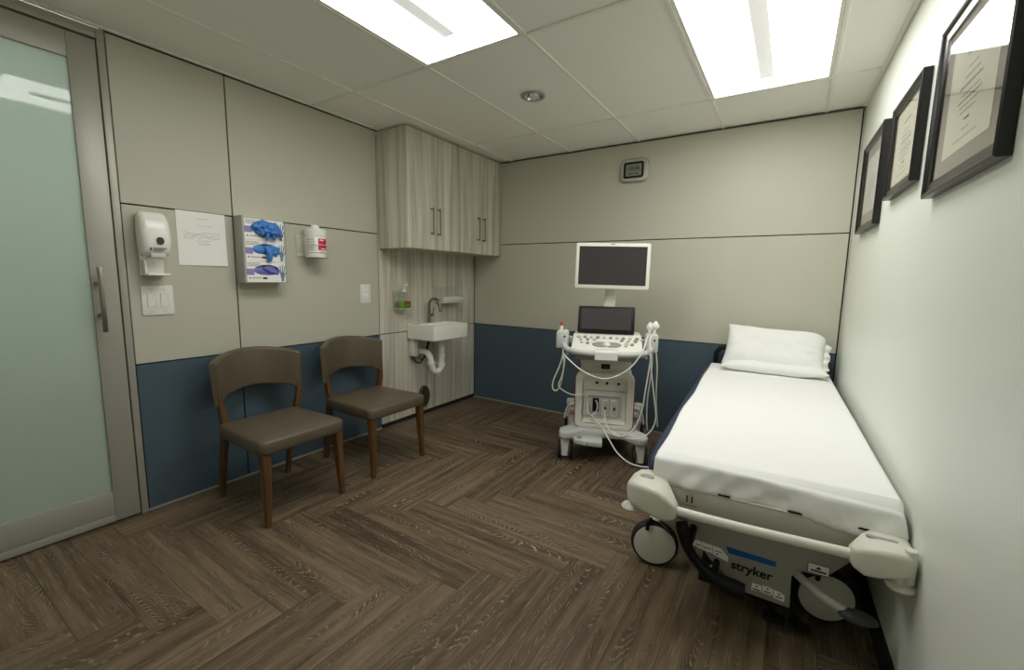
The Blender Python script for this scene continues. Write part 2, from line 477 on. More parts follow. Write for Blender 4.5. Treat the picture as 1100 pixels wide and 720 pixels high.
mb.b2((-.06, YF - .06, H + .12), (3.3, .06, H + .14), 'gap')
struct(mb.build('ceiling'))
mb = MB()
for x in GX[1:-1]:
    mb.b2((x - .008, YF, H), (x + .008, 0, H + .012), 'tbar', .001, 1)
for y in GY[1:-1]:
    mb.b2((0, y - .008, H + .0003), (wx(y), y + .008, H + .0123), 'tbar', .001, 1)
mb.prism([(wx(0) - .001, 0, H + .0005), (wx(YF) - .001, YF, H + .0005), (wx(YF) - .02, YF, H + .0005), (wx(0) - .02, 0, H + .0005)], (0, 0, .01), 'tbar')
mb.b2((.001, YF, H + .0005), (.018, 0, H + .01), 'tbar')
struct(mb.build('trim_1'))

# troffers
def troffer(col, row, label):
    x0, x1 = GX[col] + .009, GX[col + 1] - .009; y1, y0 = GY[row] - .009, GY[row + 1] + .009
    cx, cy = (x0 + x1) / 2, (y0 + y1) / 2; w, l = x1 - x0, y1 - y0
    t = thing('ceiling_light', label, 'ceiling light', (cx, cy, H), 0, 'recessed ceiling lights')
    f = MB(); fw = .016
    for s in (-1, 1):
        f.b2((s * w / 2, -l / 2, .002), (s * (w / 2 - fw), l / 2, .03), 'tbar', .001, 1)
        f.b2((-w / 2 + fw, s * l / 2, .002), (w / 2 - fw, s * (l / 2 - fw), .03), 'tbar', .001, 1)
    f.b2((-w / 2, -l / 2, .085), (w / 2, l / 2, .09), 'tbar')
    f.build('frame', t)
    d = MB(); a = w / 2 - fw - .001; lb = l / 2 - fw - .001
    # two shallow lobes either side of the spine
    d.grid(24, 2, lambda u, v: (-a + 2 * a * u, -lb + 2 * lb * v, .012 + .035 * abs(math.sin(2 * PI * u)) ** .7), 'lamp')
    for sg in (-1, 1):
        d.grid(24, 1, lambda u, v: (-a + 2 * a * u, sg * lb, .012 + v * .036 * abs(math.sin(2 * PI * u)) ** .7), 'lamp')
    d.build('diffuser', t)
    s = MB()
    s.b2((-.034, -l / 2 + .16, .003), (.034, l / 2 - .16, .011), 'spine', .003)
    s.build('spine', t)
    return t
troffer(2, 2, 'recessed ceiling light above the brown chairs, farther from the picture frames')
troffer(4, 1, 'recessed ceiling light above the bed, close to the wall of picture frames')

# downlight
t = thing('downlight', 'small round chrome recessed downlight, unlit, in the ceiling tile between the large lights', 'downlight', (1.3465, -1.178, H))
mb = MB(); mb.lathe([(.056, .003), (.072, .003), (.074, .0005), (.072, -.003), (.056, -.003), (.056, .003)], (0, 0, 0), (0, 0, 1), 'silver', 36); mb.build('trim_ring', t)
mb = MB(); mb.lathe([(.0555, -.002), (.05, .02), (.04, .045), (.03, .06)], (0, 0, 0), (0, 0, 1), 'chrome', 36); mb.build('reflector', t)
mb = MB(); mb.lathe([(0, .035), (.018, .036), (.026, .045), (.03, .06), (0, .062)], (0, 0, 0), (0, 0, 1), 'lcd', 28); mb.build('bulb', t)

# ------------------------------------------------------------------ sliding door, jamb and corridor behind
DY0, DY1 = -3.96, -2.848          # door leaf
mb = MB()
mb.b2((-.06, -2.843, 0), (.006, -2.8145, H - .004), 'alu', .002); mb.b2((-.06, -3.99, 0), (.006, -3.962, H - .004), 'alu', .002)
mb.b2((-.06, -3.962, 2.315), (.004, -2.843, H - .004), 'alu', .002)
mb.b2((-.06, -3.962, 2.28), (-.038, -2.843, 2.33), 'gap'); mb.b2((-.06, -2.87, 0), (-.038, -2.843, 2.33), 'gap'); mb.b2((-.06, -3.962, 0), (-.038, -2.87, .03), 'gap')  # dark stops added behind the leaf to block corridor light leaking round it
struct(mb.build('trim_4'))
door = bpy.data.objects.new('door_1', None); C.objects.link(door); struct(door); door.location = (0, -2.848, 0)
door['label'] = 'sliding aluminium framed door with frosted green glass'; door['category'] = 'door'
L_ = DY0 - DY1
mb = MB()
mb.b2((-.035, -.098, .008), (.002, 0, 2.305), 'alu', .0015)
mb.b2((-.035, L_, .008), (.002, L_ + .098, 2.305), 'alu', .0015); mb.build('stile', door)
mb = MB(); mb.b2((-.035, L_ + .099, 2.195), (.002, -.099, 2.305), 'alu', .0015); mb.build('top_rail', door)
mb = MB(); mb.b2((-.035, L_ + .099, .046), (.002, -.099, .165), 'alu', .0015); mb.b2((-.035, L_ + .099, .008), (.004, -.099, .044), 'alu', .0015); mb.build('bottom_rail', door)
mb = MB(); mb.b2((-.022, L_ + .09, .16), (-.012, -.09, 2.2), 'frost'); mb.build('glass_pane', door)
mb = MB()
mb.b2((.052, -.088, .972), (.068, -.070, 1.277), 'steel', .003)
for z in (1.05, 1.2): mb.cyl((.001, -.079, z), (.054, -.079, z), .010, 'steel', n=16)
mb.build('pull_handle', door)
mb = MB()      # corridor shell seen dimly through the frosted pane
mb.b2((-1.45, -4.4, 0), (-1.4, -2.2, 2.42), 'white_wall'); mb.b2((-1.4, -4.45, 0), (-.06, -4.4, 2.42), 'white_wall')
mb.b2((-1.4, -2.2, 0), (-.06, -2.15, 2.42), 'white_wall'); mb.b2((-1.4, -4.4, 2.42), (-.06, -2.2, 2.46), 'tile')
struct(mb.build('wall_corridor'))
t = thing('corridor_light', 'corridor ceiling light glowing faintly behind the frosted door', 'ceiling light', (-.75, -3.4, 2.41))
mb = MB(); mb.b2((-.25, -.6, -.004), (.25, .6, .004), 'corridor'); mb.build('diffuser', t)
mb = MB()
for s in (-1, 1):
    mb.b2((s * .25, -.62, -.008), (s * .27, .62, .006), 'tbar'); mb.b2((-.25, s * .6, -.008), (.25, s * .62, .006), 'tbar')
mb.build('frame', t)

# ------------------------------------------------------------------ things on the left wall
# soap / sanitiser dispenser
t = thing('sanitizer_dispenser', 'white sanitizer dispenser with drip tray mounted above the double light switch', 'dispenser', (.0005, -2.712, 1.24))
mb = MB(); mb.b2((0, -.05, .0), (.018, .05, .30), 'wplastic', .006); mb.build('back_plate', t)
mb = MB(); secs = []
for z, hw, d in ((.098, .046, .070), (.103, .054, .085), (.12, .058, .098), (.17, .062, .106), (.22, .062, .101), (.27, .060, .090), (.298, .057, .074), (.310, .052, .060), (.316, .043, .046)):
    secs.append([(.012 + d / 2 + p[0], p[1], z) for p in rr(d, 2 * hw, min(.028, d * .4), 6)])
mb.loft(secs, 'wplastic'); mb.build('cover', t, ang=50)
mb = MB(); mb.lathe([(0, .0), (.0155, 0), (.0165, -.002), (0, -.003)], (.1185, .008, .172), (-1, 0, 0), 'dgrey', 24, (1.15, 1)); mb.build('sight_window', t)
mb = MB(); mb.prism([(.06, -.035, .088), (.106, -.03, .09), (.110, .03, .09), (.06, .035, .088)], (0, 0, .02), 'usgrey', .004); mb.build('push_bar', t)
mb = MB(); mb.b2((.0, -.045, .02), (.012, .045, .10), 'wplastic', .003); mb.b2((0, -.048, .0), (.105, .048, .012), 'wplastic', .005); mb.b2((.01, -.047, .01), (.07, -.041, .075), 'wplastic', .002); mb.build('drip_tray', t)
mb = MB(); mb.b2((.1148, -.034, .124), (.1165, -.029, .138), 'inkdark')
for k, zz in enumerate((.137, .130, .124)): mb.b2((.1148, -.022, zz - .0015), (.1160, .034 - .008 * k, zz + .0015), 'ink')
mb.build('printed_label', t)

# notice
t = thing('paper_sign', 'white sheet of paper with faint grey handwriting taped to the greige panel', 'paper', (.001, -2.47, 1.445))
mb = MB()
mb.grid(8, 8, lambda u, v: (.0012 + .006 * (1 - v) ** 3 * u, -.119 + .238 * u, -.146 + .29 * v), 'paper', .0006); mb.build('sheet', t)
mb = MB()
def scrib(mb, y0, y1, z, amp, x=.0026, n=14, r=.0006, m='ink'):
    mb.tube([(x, y0 + (y1 - y0) * k / n, z + amp * random.uniform(-1, 1)) for k in range(n + 1)], r, m, 4, 3)
scrib(mb, -.03, .05, .07, .002); scrib(mb, -.095, .09, .030, .007); scrib(mb, -.085, .07, .016, .008); scrib(mb, -.09, .085, .004, .008)
scrib(mb, -.03, .04, -.012, .005); scrib(mb, -.02, .035, -.028, .006); scrib(mb, -.02, .03, .107, .003)
mb.build('handwriting', t)

# double rocker switch
def plate_screws(mb, pts, x):
    for y, z in pts: mb.cyl((x - .002, y, z), (x + .0008, y, z), .003, 'usgrey', n=10)
t = thing('light_switch', 'white double rocker light switch under the sanitizer dispenser', 'light switch', (.0003, -2.697, 1.113))
mb = MB(); mb.prism([(0, a, b) for a, b in rr(.136, .152, .006)], (.007, 0, 0), 'wplastic', .0018, 2)
mb.prism([(.0072, a - .028, b) for a, b in rr(.036, .07, .002)], (.0008, 0, 0), 'usgrey'); mb.prism([(.0072, a + .028, b) for a, b in rr(.036, .07, .002)], (.0008, 0, 0), 'usgrey')
plate_screws(mb, [(s * .028, z) for s in (-1, 1) for z in (-.058, .058)], .0075); mb.build('cover_plate', t)
for s in (-1, 1):
    mb = MB(); mb.prism([(.0078, s * .028 - .0155, -.0325), (.0078, s * .028 - .0155, .0325), (.0118, s * .028 - .0155, .0325), (.0098, s * .028 - .0155, 0), (.0085, s * .028 - .0155, -.0325)], (0, .031, 0), 'wplastic', .0006, 1); mb.build('rocker', t)

# outlet plate
t = thing('power_outlet', 'small white outlet plate beside the laminate sink panel', 'outlet', (.0003, -1.383, 1.12))
mb = MB(); mb.prism([(0, a, b) for a, b in rr(.094, .15, .005)], (.006, 0, 0), 'wplastic', .0016, 2); plate_screws(mb, [(0, .058), (0, -.058)], .0065); mb.build('cover_plate', t)
mb = MB(); mb.prism([(.0062, a, b) for a, b in rr(.036, .078, .002)], (.002, 0, 0), 'paper', .0005, 1)
for z in (-.02, .02):
    for y in (-.007, .007): mb.b2((.0080, y - .0013, z - .004), (.0087, y + .0013, z + .005), 'inkdark')
    mb.cyl((.0078, 0, z - .011), (.0087, 0, z - .011), .0024, 'inkdark', n=10)
mb.build('socket_face', t)

# glove boxes in a holder
GH = (.0006, -2.178, 1.206)
t = thing('mounted_glove_holder', 'grey and clear holder on the wall carrying three boxes of gloves', 'holder', GH)
mb = MB(); mb.b2((0, -.128, .0), (.004, .128, .385), 'holder'); mb.b2((.004, -.128, 0), (.096, -.124, .385), 'holder', .001, 1)
mb.b2((.004, -.124, 0), (.096, .128, .004), 'holder')
for z in (.128, .256): mb.b2((.004, -.1245, z - .03), (.06, -.1232, z + .03), 'gplastic')
mb.build('back_shell', t)
mb = MB(); mb.b2((.004, .124, .0045), (.1035, .1275, .375), 'acrylic'); mb.build('clear_side', t)
mb = MB(); mb.b2((.104, .106, .004), (.107, .152, .375), 'acrylic'); mb.build('clear_flange', t)
mb = MB(); mb.b2((.097, -.128, .004), (.1, -.117, .385), 'holder'); mb.build('front_lip', t)
gl = ['white glove box with the largest tuft of bright blue gloves, top of the holder', 'white glove box with a blue glove finger hanging out, middle of the holder', 'white glove box showing violet gloves flat in its slot, bottom of the holder']
gn = ['crumpled bright blue gloves bulging out of the top glove box', 'light blue gloves with one hanging finger in the middle glove box', 'violet gloves lying flat in the slot of the bottom glove box']
BH = .1225
for k in range(3):
    z0 = GH[2] + .0045 + (2 - k) * (BH + .0006)
    bx = thing('glove_box', gl[k], 'glove box', (.0052, GH[1], z0), 0, 'glove boxes in the holder')
    mb = MB()
    # carton front with an oval opening
    x0, x1 = 0, .091; hw = .12; cyo, czo, ry, rz_ = .005, .068, .078, .036
    angs = sorted(set([2 * PI * q / 36 for q in range(36)] + [math.atan2(z - czo, y - cyo) % (2 * PI) for y in (-hw, .118) for z in (0, BH)]))
    b = bmesh.new(); A, B, D = [], [], []
    for a in angs:
        dy, dz = math.cos(a), math.sin(a)
        tt = min(((.118 if dy > 0 else -hw) - cyo) / dy if abs(dy) > 1e-9 else 9, ((BH if dz > 0 else 0) - czo) / dz if abs(dz) > 1e-9 else 9)
        A.append(b.verts.new((x1, cyo + ry * dy, czo + rz_ * dz * (1 if dz > 0 else .75)))); B.append(b.verts.new((x1, cyo + tt * dy, czo + tt * dz)))
        D.append(b.verts.new((x1 - .05, cyo + ry * dy, czo + rz_ * dz * (1 if dz > 0 else .75))))
    nA = len(A)
    for q in range(nA):
        b.faces.new([A[q], A[(q + 1) % nA], B[(q + 1) % nA], B[q]]); b.faces.new([A[q], D[q], D[(q + 1) % nA], A[(q + 1) % nA]])
    b.faces.new(D); mb._merge(b, 'paper')
    mb.b2((0, -hw, 0), (.002, .118, BH), 'paper'); mb.b2((.002, -hw, 0), (x1, -hw + .001, BH), 'paper'); mb.b2((.002, .117, 0), (x1, .118, BH), 'paper')
    mb.b2((.002, -hw + .001, 0), (x1, .117, .001), 'paper'); mb.b2((.002, -hw + .001, BH - .001), (x1, .117, BH), 'paper')
    mb.build('carton', bx, ang=30)
    mb = MB(); xs = x1 + .0004
    mb.b2((xs - .0002, -.119, .042), (xs + .0004, -.072, .078), 'lav')
    mb.b2((xs, -.104, .020), (xs + .0005, -.095, .028), 'magenta' if k == 0 else 'ink')
    mb.b2((xs, -.088, .022), (xs + .0005, -.030, .026), 'ink'); mb.b2((xs, -.024, .018), (xs + .0005, .002, .029), 'inkdark' if k else 'ink')
    for q in range(3): mb.b2((xs, -.110, .094 + .008 * q), (xs + .0005, -.03 - .02 * random.random(), .0965 + .008 * q), 'ink')
    for q in range(3): mb.b2((xs, -.118, .084 - .014 * q), (xs + .0005, -.112, .087 - .014 * q), 'inkdark')
    mb.build('lettering', bx)
    mb = MB()     # printed hand
    for (dy, l, a) in ((-.018, .036, -.35), (-.010, .047, -.14), (-.001, .050, .05), (.008, .044, .25)):
        mb.box((xs + .0003, .097 + dy * .8 + math.sin(a) * l / 2, .055 + math.cos(a) * l / 2), (.0006, .0058, l), 'hand', 0, (-a, 0, 0))
    mb.box((xs + .0003, .113, .052), (.0006, .0055, .03), 'hand', 0, (-.8, 0, 0))
    mb.prism([(xs, .082, .058), (xs, .105, .060), (xs, .110, .04), (xs, .103, .018), (xs, .089, .018), (xs, .084, .04)], (.0006, 0, 0), 'hand')
    mb.b2((xs + .0001, .089, .006), (xs + .0007, .104, .018), 'ink')
    mb.build('printed_hand', bx)
    # the gloves themselves
    gm = 'glove2' if k == 2 else 'glove'
    gx = thing('gloves', gn[k], 'gloves', (.0962, GH[1], z0), 0, 'gloves showing in the glove boxes')
    crump = lambda s, am: (lambda p: 1 + am * noise.noise(p * 2.3 + Vector((s, 0, 0))) + am * .6 * abs(noise.noise(p * 5 + Vector((0, s, 0)))))
    mb = MB()
    if k == 0:
        for q, (y, z, r) in enumerate(((-.045, .075, .03), (-.012, .085, .036), (.03, .075, .036), (.062, .058, .03), (0, .06, .035), (.04, .05, .03), (-.03, .052, .024))):
            mb.ball((.006 + .008 * (q % 3), y, z), (.024, r, r * .8), gm, 3, crump(q * 3.1, .5))
        for (y, z, yy, zz) in ((.005, .045, .0, .002), (.03, .05, .045, .006), (.07, .05, .092, .03), (-.02, .05, -.03, .03)):
            mb.tube([(.02, y, z), (.028, (y + yy) / 2, (z + zz) / 2), (.022, yy, zz)], [.012, .011, .008], gm, 10, 5)
    elif k == 1:
        mb.ball((-.004, -.035, .070), (.012, .04, .024), gm, 3, crump(2, .25)); mb.ball((-.002, .035, .072), (.016, .042, .026), gm, 3, crump(7, .5)); mb.ball((0, .055, .055), (.014, .024, .02), gm, 3, crump(9, .5))
        mb.tube([(.004, .0, .088), (.014, .012, .060), (.018, .015, .03), (.012, .014, .003)], [.013, .017, .017, .012], gm, 12, 6)
    else:
        mb.ball((-.010, -.03, .066), (.009, .044, .022), gm, 3, crump(4, .2)); mb.ball((-.010, .03, .066), (.010, .048, .026), gm, 3, crump(5, .35))
        mb.tube([(.0, -.02, .086), (.003, .03, .062), (-.002, .07, .05)], [.006, .010, .006], gm, 10, 6)
    mb.build('crumpled_glove', gx, ang=80)

# wipes canister in its bracket
t = thing('mounted_canister_bracket', 'clear white bracket on the wall holding a wipes canister', 'bracket', (.0005, -1.836, 1.37))
mb = MB(); mb.b2((0, -.09, .01), (.004, .03, .15), 'wplastic', .0015, 1); mb.b2((.004, -.088, .03), (.075, -.084, .14), 'acrylic'); mb.build('back_plate', t)
mb = MB(); mb.lathe([(0, -.003), (.074, -.003), (.076, 0), (.076, .006), (.072, .006), (.07, 0), (0, 0)], (.078, 0, .0), (0, 0, 1), 'acrylic', 32)
mb.tube([(.078 + .0755 * math.cos(a), .0755 * math.sin(a), .085) for a in [2 * PI * q / 24 for q in range(25)]], .0022, 'wplastic', 6, 1); mb.build('cup', t)
t = thing('wipes_canister', 'white wipes canister with a magenta label in the wall bracket', 'canister', (.0785, -1.836, 1.3708))
mb = MB(); mb.lathe([(0, 0), (.060, 0), (.064, .004), (.064, .03), (.069, .034), (.069, .135), (.066, .14), (0, .14)], (0, 0, 0), (0, 0, 1), 'wplastic', 36); mb.build('tub', t)
mb = MB(); mb.lathe([(0, .1402), (.070, .1402), (.0705, .165), (.068, .185), (.058, .19), (.03, .191), (.026, .205), (.022, .215), (0, .216)], (0, 0, 0), (0, 0, 1), 'wplastic', 36)
mb.tube([(.066 * math.cos(a), .066 * math.sin(a), .192 + .0) for a in [.1 + .9 * q / 8 for q in range(9)]], .003, 'usgrey', 6, 1); mb.build('lid', t)
def curved(mb, a0, a1, z0, z1, r, m): mb.grid(10, 1, lambda u, v: (r * math.cos(a0 + (a1 - a0) * u), r * math.sin(a0 + (a1 - a0) * u), z0 + (z1 - z0) * v), m, .0004)
mb = MB(); curved(mb, -.35, .62, .05, .125, .0696, 'magenta'); curved(mb, .05, .45, .068, .098, .0702, 'red')
for q in range(9): curved(mb, -1.45, -.62 - .1 * random.random(), .050 + .009 * q, .0525 + .009 * q, .0697, 'ink')
for q in range(2): curved(mb, -.2, .3, .04 - .005 * q, .042 - .005 * q, .0697, 'ink')
curved(mb, -.1, .5, .058, .062, .0705, 'paper'); curved(mb, -.2, .2, .112, .118, .0705, 'paper')
mb.build('label_print', t)

# ------------------------------------------------------------------ cabinets
def cabinet(y0, y1, gap, label):
    t = thing('overhead_cabinet', label, 'cabinet', (.001, (y0 + y1) / 2, 1.475), 0, 'overhead cabinets')
    cy = (y0 + y1) / 2; h = y1 - y0; top = H - .007 - 1.475
    mb = MB(); mb.b2((0, -h / 2 + .0005, 0), (.300, h / 2 - .0005, top), 'laminate', .001, 1); mb.build('body', t)
    for a, b, hy in ((y0, gap, gap - .038), (gap, y1, gap + .042)):
        mb = MB(); mb.b2((.302, a - cy + .0012, .002), (.3225, b - cy - .0012, top - .004), 'laminate', .001, 1); d = mb.build('door', t)
        mb = MB(); mb.b2((.348, hy - cy - .0045, .118), (.356, hy - cy + .0045, .328), 'steel', .002)
        for z in (.128, .318): mb.b2((.3222, hy - cy - .0045, z - .005), (.352, hy - cy + .0045, z + .005), 'steel', .001, 1)
        mb.build('handle', d)
    return t
cabinet(-1.238, -.6175, -.952, 'overhead two-door cabinet of streaked grey laminate nearer the glove boxes, above the soap')
cabinet(-.6165, -.006, -.345, 'overhead two-door cabinet of streaked grey laminate touching the far wall')

# ------------------------------------------------------------------ sink
t = thing('sink', 'white rectangular wall-mounted sink with nickel gooseneck faucet and white trap', 'sink', (.001, -.742, 0))
mb = MB(); D_, hw = .33, .222; z0, z1 = .728, .856
def ring(w, d, z, cx, cy, r): return [(cx + p[0], cy + p[1], z) for p in rr(d, w, r, 5)]
cxm = D_ / 2
bw, bd, bcx = .38, .2, .205
secs = [ring(.425, .315, z0, cxm, 0, .012), ring(.434, .324, z0 + .004, cxm, 0, .014), ring(2 * hw, D_, z1 - .006, cxm, 0, .015), ring(2 * hw - .004, D_ - .004, z1, cxm, 0, .014),
        ring(bw, bd, z1, bcx, 0, .03), ring(bw - .008, bd - .008, z1 - .006, bcx, 0, .03), ring(bw - .04, bd - .04, z1 - .075, bcx, 0, .04), ring(bw - .2, bd - .12, z1 - .092, bcx, 0, .03)]
mb.loft(secs, 'ceramic'); mb.build('basin', t)
mb = MB(); mb.lathe([(0, 0), (.02, 0), (.022, .002), (.02, .004), (0, .004)], (bcx, 0, z1 - .0925), (0, 0, 1), 'steel', 20); mb.build('drain', t)
mb = MB(); mb.cyl((bcx, 0, .70), (bcx, 0, .727), .030, 'pvc', n=20); mb.build('tailpiece', t)
mb = MB(); fx = .062
mb.cyl((fx, 0, z1), (fx, 0, z1 + .008), .024, 'steel', n=24, bev=.002); mb.cyl((fx, 0, z1 + .008), (fx, 0, z1 + .10), .016, 'steel', n=20)
R_ = .064
mb.tube([(fx, 0, z1 + .09), (fx, 0, z1 + .14)] + [(fx + R_ - R_ * math.cos(a), 0, z1 + .150 + R_ * math.sin(a)) for a in [PI * q / 10 for q in range(11)]] + [(fx + 2 * R_ + .006, 0, z1 + .118)], .013, 'steel', 14, 4)
mb.cyl((fx + 2 * R_ + .005, 0, z1 + .128), (fx + 2 * R_ + .0075, 0, z1 + .100), .014, 'steel', n=18)
fa = mb.build('faucet', t)
mb = MB(); mb.cyl((fx, .012, z1 + .065), (fx, .046, z1 + .065), .013, 'steel', n=18, bev=.002); mb.tube([(fx, .040, z1 + .07), (fx + .004, .047, z1 + .10), (fx + .008, .055, z1 + .135)], [.006, .005, .004], 'steel', 10, 4); mb.build('lever_handle', fa)
mb = MB(); pr = .027
mb.tube([(bcx, 0, .70), (bcx, 0, .60), (bcx, 0, .50), (bcx, -.012, .455), (bcx - .01, -.045, .432), (bcx - .02, -.08, .448), (bcx - .03, -.095, .50), (bcx - .04, -.10, .56), (bcx - .075, -.102, .60), (bcx - .13, -.102, .605), (.004, -.102, .605)], pr, 'pvc', 18, 5)
for c, a in (((bcx, 0, .575), (0, 0, 1)), ((bcx, 0, .488), (0, 0, 1)), ((bcx - .032, -.096, .51), (0, 0, 1))): mb.lathe([(0, -.012), (.034, -.012), (.034, .012), (0, .012)], c, a, 'pvc', 18)
mb.cyl((bcx - .01, -.042, .43), (bcx - .01, -.042, .398), .014, 'pvc', n=14)
mb.build('drain_trap', t)
mb = MB(); mb.b2((.002, -.19, .57), (.06, -.135, .725), 'pvc', .006); mb.build('mounting_bracket', t)
mb = MB()
mb.tube([(.03, -.16, .568), (.04, -.16, .525), (.06, -.13, .505), (.08, -.10, .54), (.07, -.05, .62), (.062, .0, .727)], .006, 'rubber', 8, 6)
mb.tube([(.03, -.09, .545), (.05, -.085, .53), (.09, -.07, .58), (.08, -.03, .66), (.062, .01, .727)], .006, 'dgrey', 8, 6)
mb.cyl((.0, -.16, .54), (.035, -.16, .54), .014, 'steel', n=14); mb.build('supply_hoses', t)

# soap bottle in holder
t = thing('soap_shelf', 'clear plastic bracket shelf on the laminate panel holding the soap bottle', 'shelf', (.0005, -1.03, .992))
mb = MB(); mb.b2((0, -.078, 0), (.003, .078, .15), 'acrylic'); mb.b2((.003, -.078, 0), (.10, .078, .0035), 'wplastic', .001, 1); mb.b2((.003, -.078, .0036), (.1, -.075, .13), 'acrylic'); mb.b2((.097, -.074, .0036), (.1, .078, .02), 'acrylic'); mb.build('bracket', t)
t = thing('soap_bottle', 'clear pump bottle of green soap with red flower label', 'soap bottle', (.052, -1.03, .9958))
mb = MB(); sq = lambda w, d, z, r: [(p[0], p[1], z) for p in rr(d, w, r, 5)]
mb.loft([sq(.105, .058, 0, .02), sq(.112, .062, .006, .022), sq(.112, .062, .06, .022)], 'soap'); mb.build('soap_fill', t)
mb = MB(); mb.loft([sq(.112, .062, .0604, .022), sq(.112, .062, .09, .022), sq(.09, .052, .115, .02), sq(.05, .04, .13, .016), sq(.034, .034, .136, .015)], 'acrylic'); mb.build('bottle', t)
mb = MB(); mb.cyl((0, 0, .1365), (0, 0, .152), .018, 'wplastic', n=20, bev=.002); mb.cyl((0, 0, .152), (0, 0, .19), .005, 'wplastic', n=12); mb.b2((-.01, -.012, .188), (.036, .012, .203), 'wplastic', .004); mb.build('pump', t)
mb = MB(); mb.b2((.0312, -.03, .006), (.0318, .046, .058), 'leafg')
for k in range(6): mb.cyl((.0318, .006 + .011 * math.cos(k * 1.05), .044 + .011 * math.sin(k * 1.05)), (.0326, .006 + .011 * math.cos(k * 1.05), .044 + .011 * math.sin(k * 1.05)), .0075, 'red', n=10)
for k in range(5): mb.box((.0321, -.02 + .016 * k, .022 + .008 * (k % 2)), (.0008, .02, .006), 'soap', 0, (.6 * (-1) ** k, 0, 0))
mb.build('flower_label', t)

# towel tray
t = thing('towel_holder', 'clear acrylic towel tray on the laminate panel beside the faucet', 'towel holder', (.0005, -.455, 1.02))
mb = MB(); mb.b2((0, -.15, 0), (.003, .15, .15), 'acrylic'); mb.b2((.003, -.15, 0), (.115, .15, .003), 'acrylic'); mb.b2((.003, -.15, .0031), (.115, -.147, .07), 'acrylic'); mb.b2((.003, .147, .0031), (.115, .15, .07), 'acrylic'); mb.b2((.112, -.1465, .0031), (.115, .1465, .03), 'acrylic'); mb.build('tray', t)
t = thing('paper_towels', 'stack of folded white paper towels in the clear tray above the sink', 'paper towels', (.0575, -.455, 1.0236))
mb = MB()
for k in range(8): mb.box((random.uniform(-.001, .001), 0, .003 + .0066 * k), (.10, .275 + random.uniform(-.006, .006), .0056), 'towel', .0025)
mb.build('folded_sheets', t)

# dark disc low on the laminate
t = thing('mounted_disc', 'dark brown oval disc on the laminate panel just behind the chair seat corner', 'disc', (.0005, -.772, .178))
mb = MB(); mb.lathe([(0, 0), (.09, 0), (.097, .006), (.097, .03), (.090, .036), (0, .038)], (0, 0, 0), (1, 0, 0), 'umber', 36, (1, .66)); mb.build('pad', t)
mb = MB(); mb.lathe([(.0975, .004), (.0985, .006), (.0985, .012), (.0975, .014)], (0, 0, 0), (1, 0, 0), 'chrome', 36, (1, .66)); mb.build('chrome_rim', t)

# ------------------------------------------------------------------ chairs
def make_chair(loc, label):
    t = thing('side_chair', label, 'chair', loc, 0, 'brown side chairs')
    mb = MB(); secs = []
    # seat: trapezoid with soft edges, crowned top
    N = 9; base = .372
    def outline(inset, z, crown=0.0):
        xb, xf, wb, wf = -.205, .268, .222, .238; o = []
        pts = rr(1, 1, .07, 6)
        for a, b in pts:
            u = a + .5; hw_ = wb + (wf - wb) * u - inset; x = (xb + inset) + (xf - xb - 2 * inset) * u
            bulge = .012 * (1 - (2 * b) ** 2) * max(0, u - .5) * 2
            o.append((x + bulge, 2 * b * hw_, z))
        return o
    secs = [outline(.012, base), outline(.003, base + .004), outline(0, base + .014), outline(0, base + .058), outline(.004, base + .067), outline(.012, base + .073), outline(.06, base + .079), outline(.13, base + .082), outline(.19, base + .083)]
    mb.loft(secs, 'leather'); mb.build('seat', t, ang=60)
    # curved back
    mb = MB(); secs = []; n = 28
    for k in range(n + 1):
        s = -1 + 2 * k / n; y = .036 + .246 * s
        q = abs(s)
        xc = -.345 + .125 * q ** 2.2
        zt = .822 - .042 * q ** 2; zb = .592 - .030 * q ** 1.5
        if q > .8: zb -= .03 * ((q - .8) / .2) ** 1.5
        th = .044; lean = -.06
        e = 1.0 if q < .95 else .78
        tang = Vector((.125 * 2.2 * q ** 1.2 * (1 if s > 0 else -1) / .252, 1, 0)).normalized(); nrm = Vector((tang.y, -tang.x, 0))
        c = Vector((xc, y, (zt + zb) / 2)); sec = []
        for a, b in rr(th * e, (zt - zb) * (1 if q < .95 else .97), .014, 4):
            sec.append(c + nrm * (a + lean * b) + Vector((0, 0, b)))
        secs.append(sec)
    mb.loft(secs, 'leather'); mb.build('backrest', t, ang=50)
    for s in (-1, 1):
        mb = MB(); P = [(.240, s * .205, .376, .022), (.247, s * .208, .2, .019), (.256, s * .214, .0, .0135)]
        mb.loft([[(x + a, y + b, z) for a, b in rr(2 * r, 2 * r, .005, 3)] for x, y, z, r in P], 'legwood'); mb.build('front_leg', t, ang=40)
        mb = MB()
        P = [(-.262, s * .19 - .004, 0, .014, .013), (-.240, s * .198 + .012, .22, .017, .016), (-.220, s * .206 + .033, .42, .02, .018), (-.222, s * .220 + .036, .50, .019, .017), (-.226, s * .230 + .037, .60, .0165, .012)]
        mb.loft([[(x + a, y + b, z) for a, b in rr(2 * r, 2 * r2, .005, 3)] for x, y, z, r, r2 in P], 'legwood'); mb.build('back_leg', t, ang=40)
    mb = MB(); mb.b2((-.18, -.16, .36), (.2, .16, .373), 'black', .003); mb.build('seat_frame', t)
    return t
ch = make_chair((.412, -2.329, 0), 'brown leather chair with wooden legs standing below the glove boxes')
copy_thing(ch, (.408, -1.672, 0), 'brown leather chair with wooden legs standing next to the sink panel')

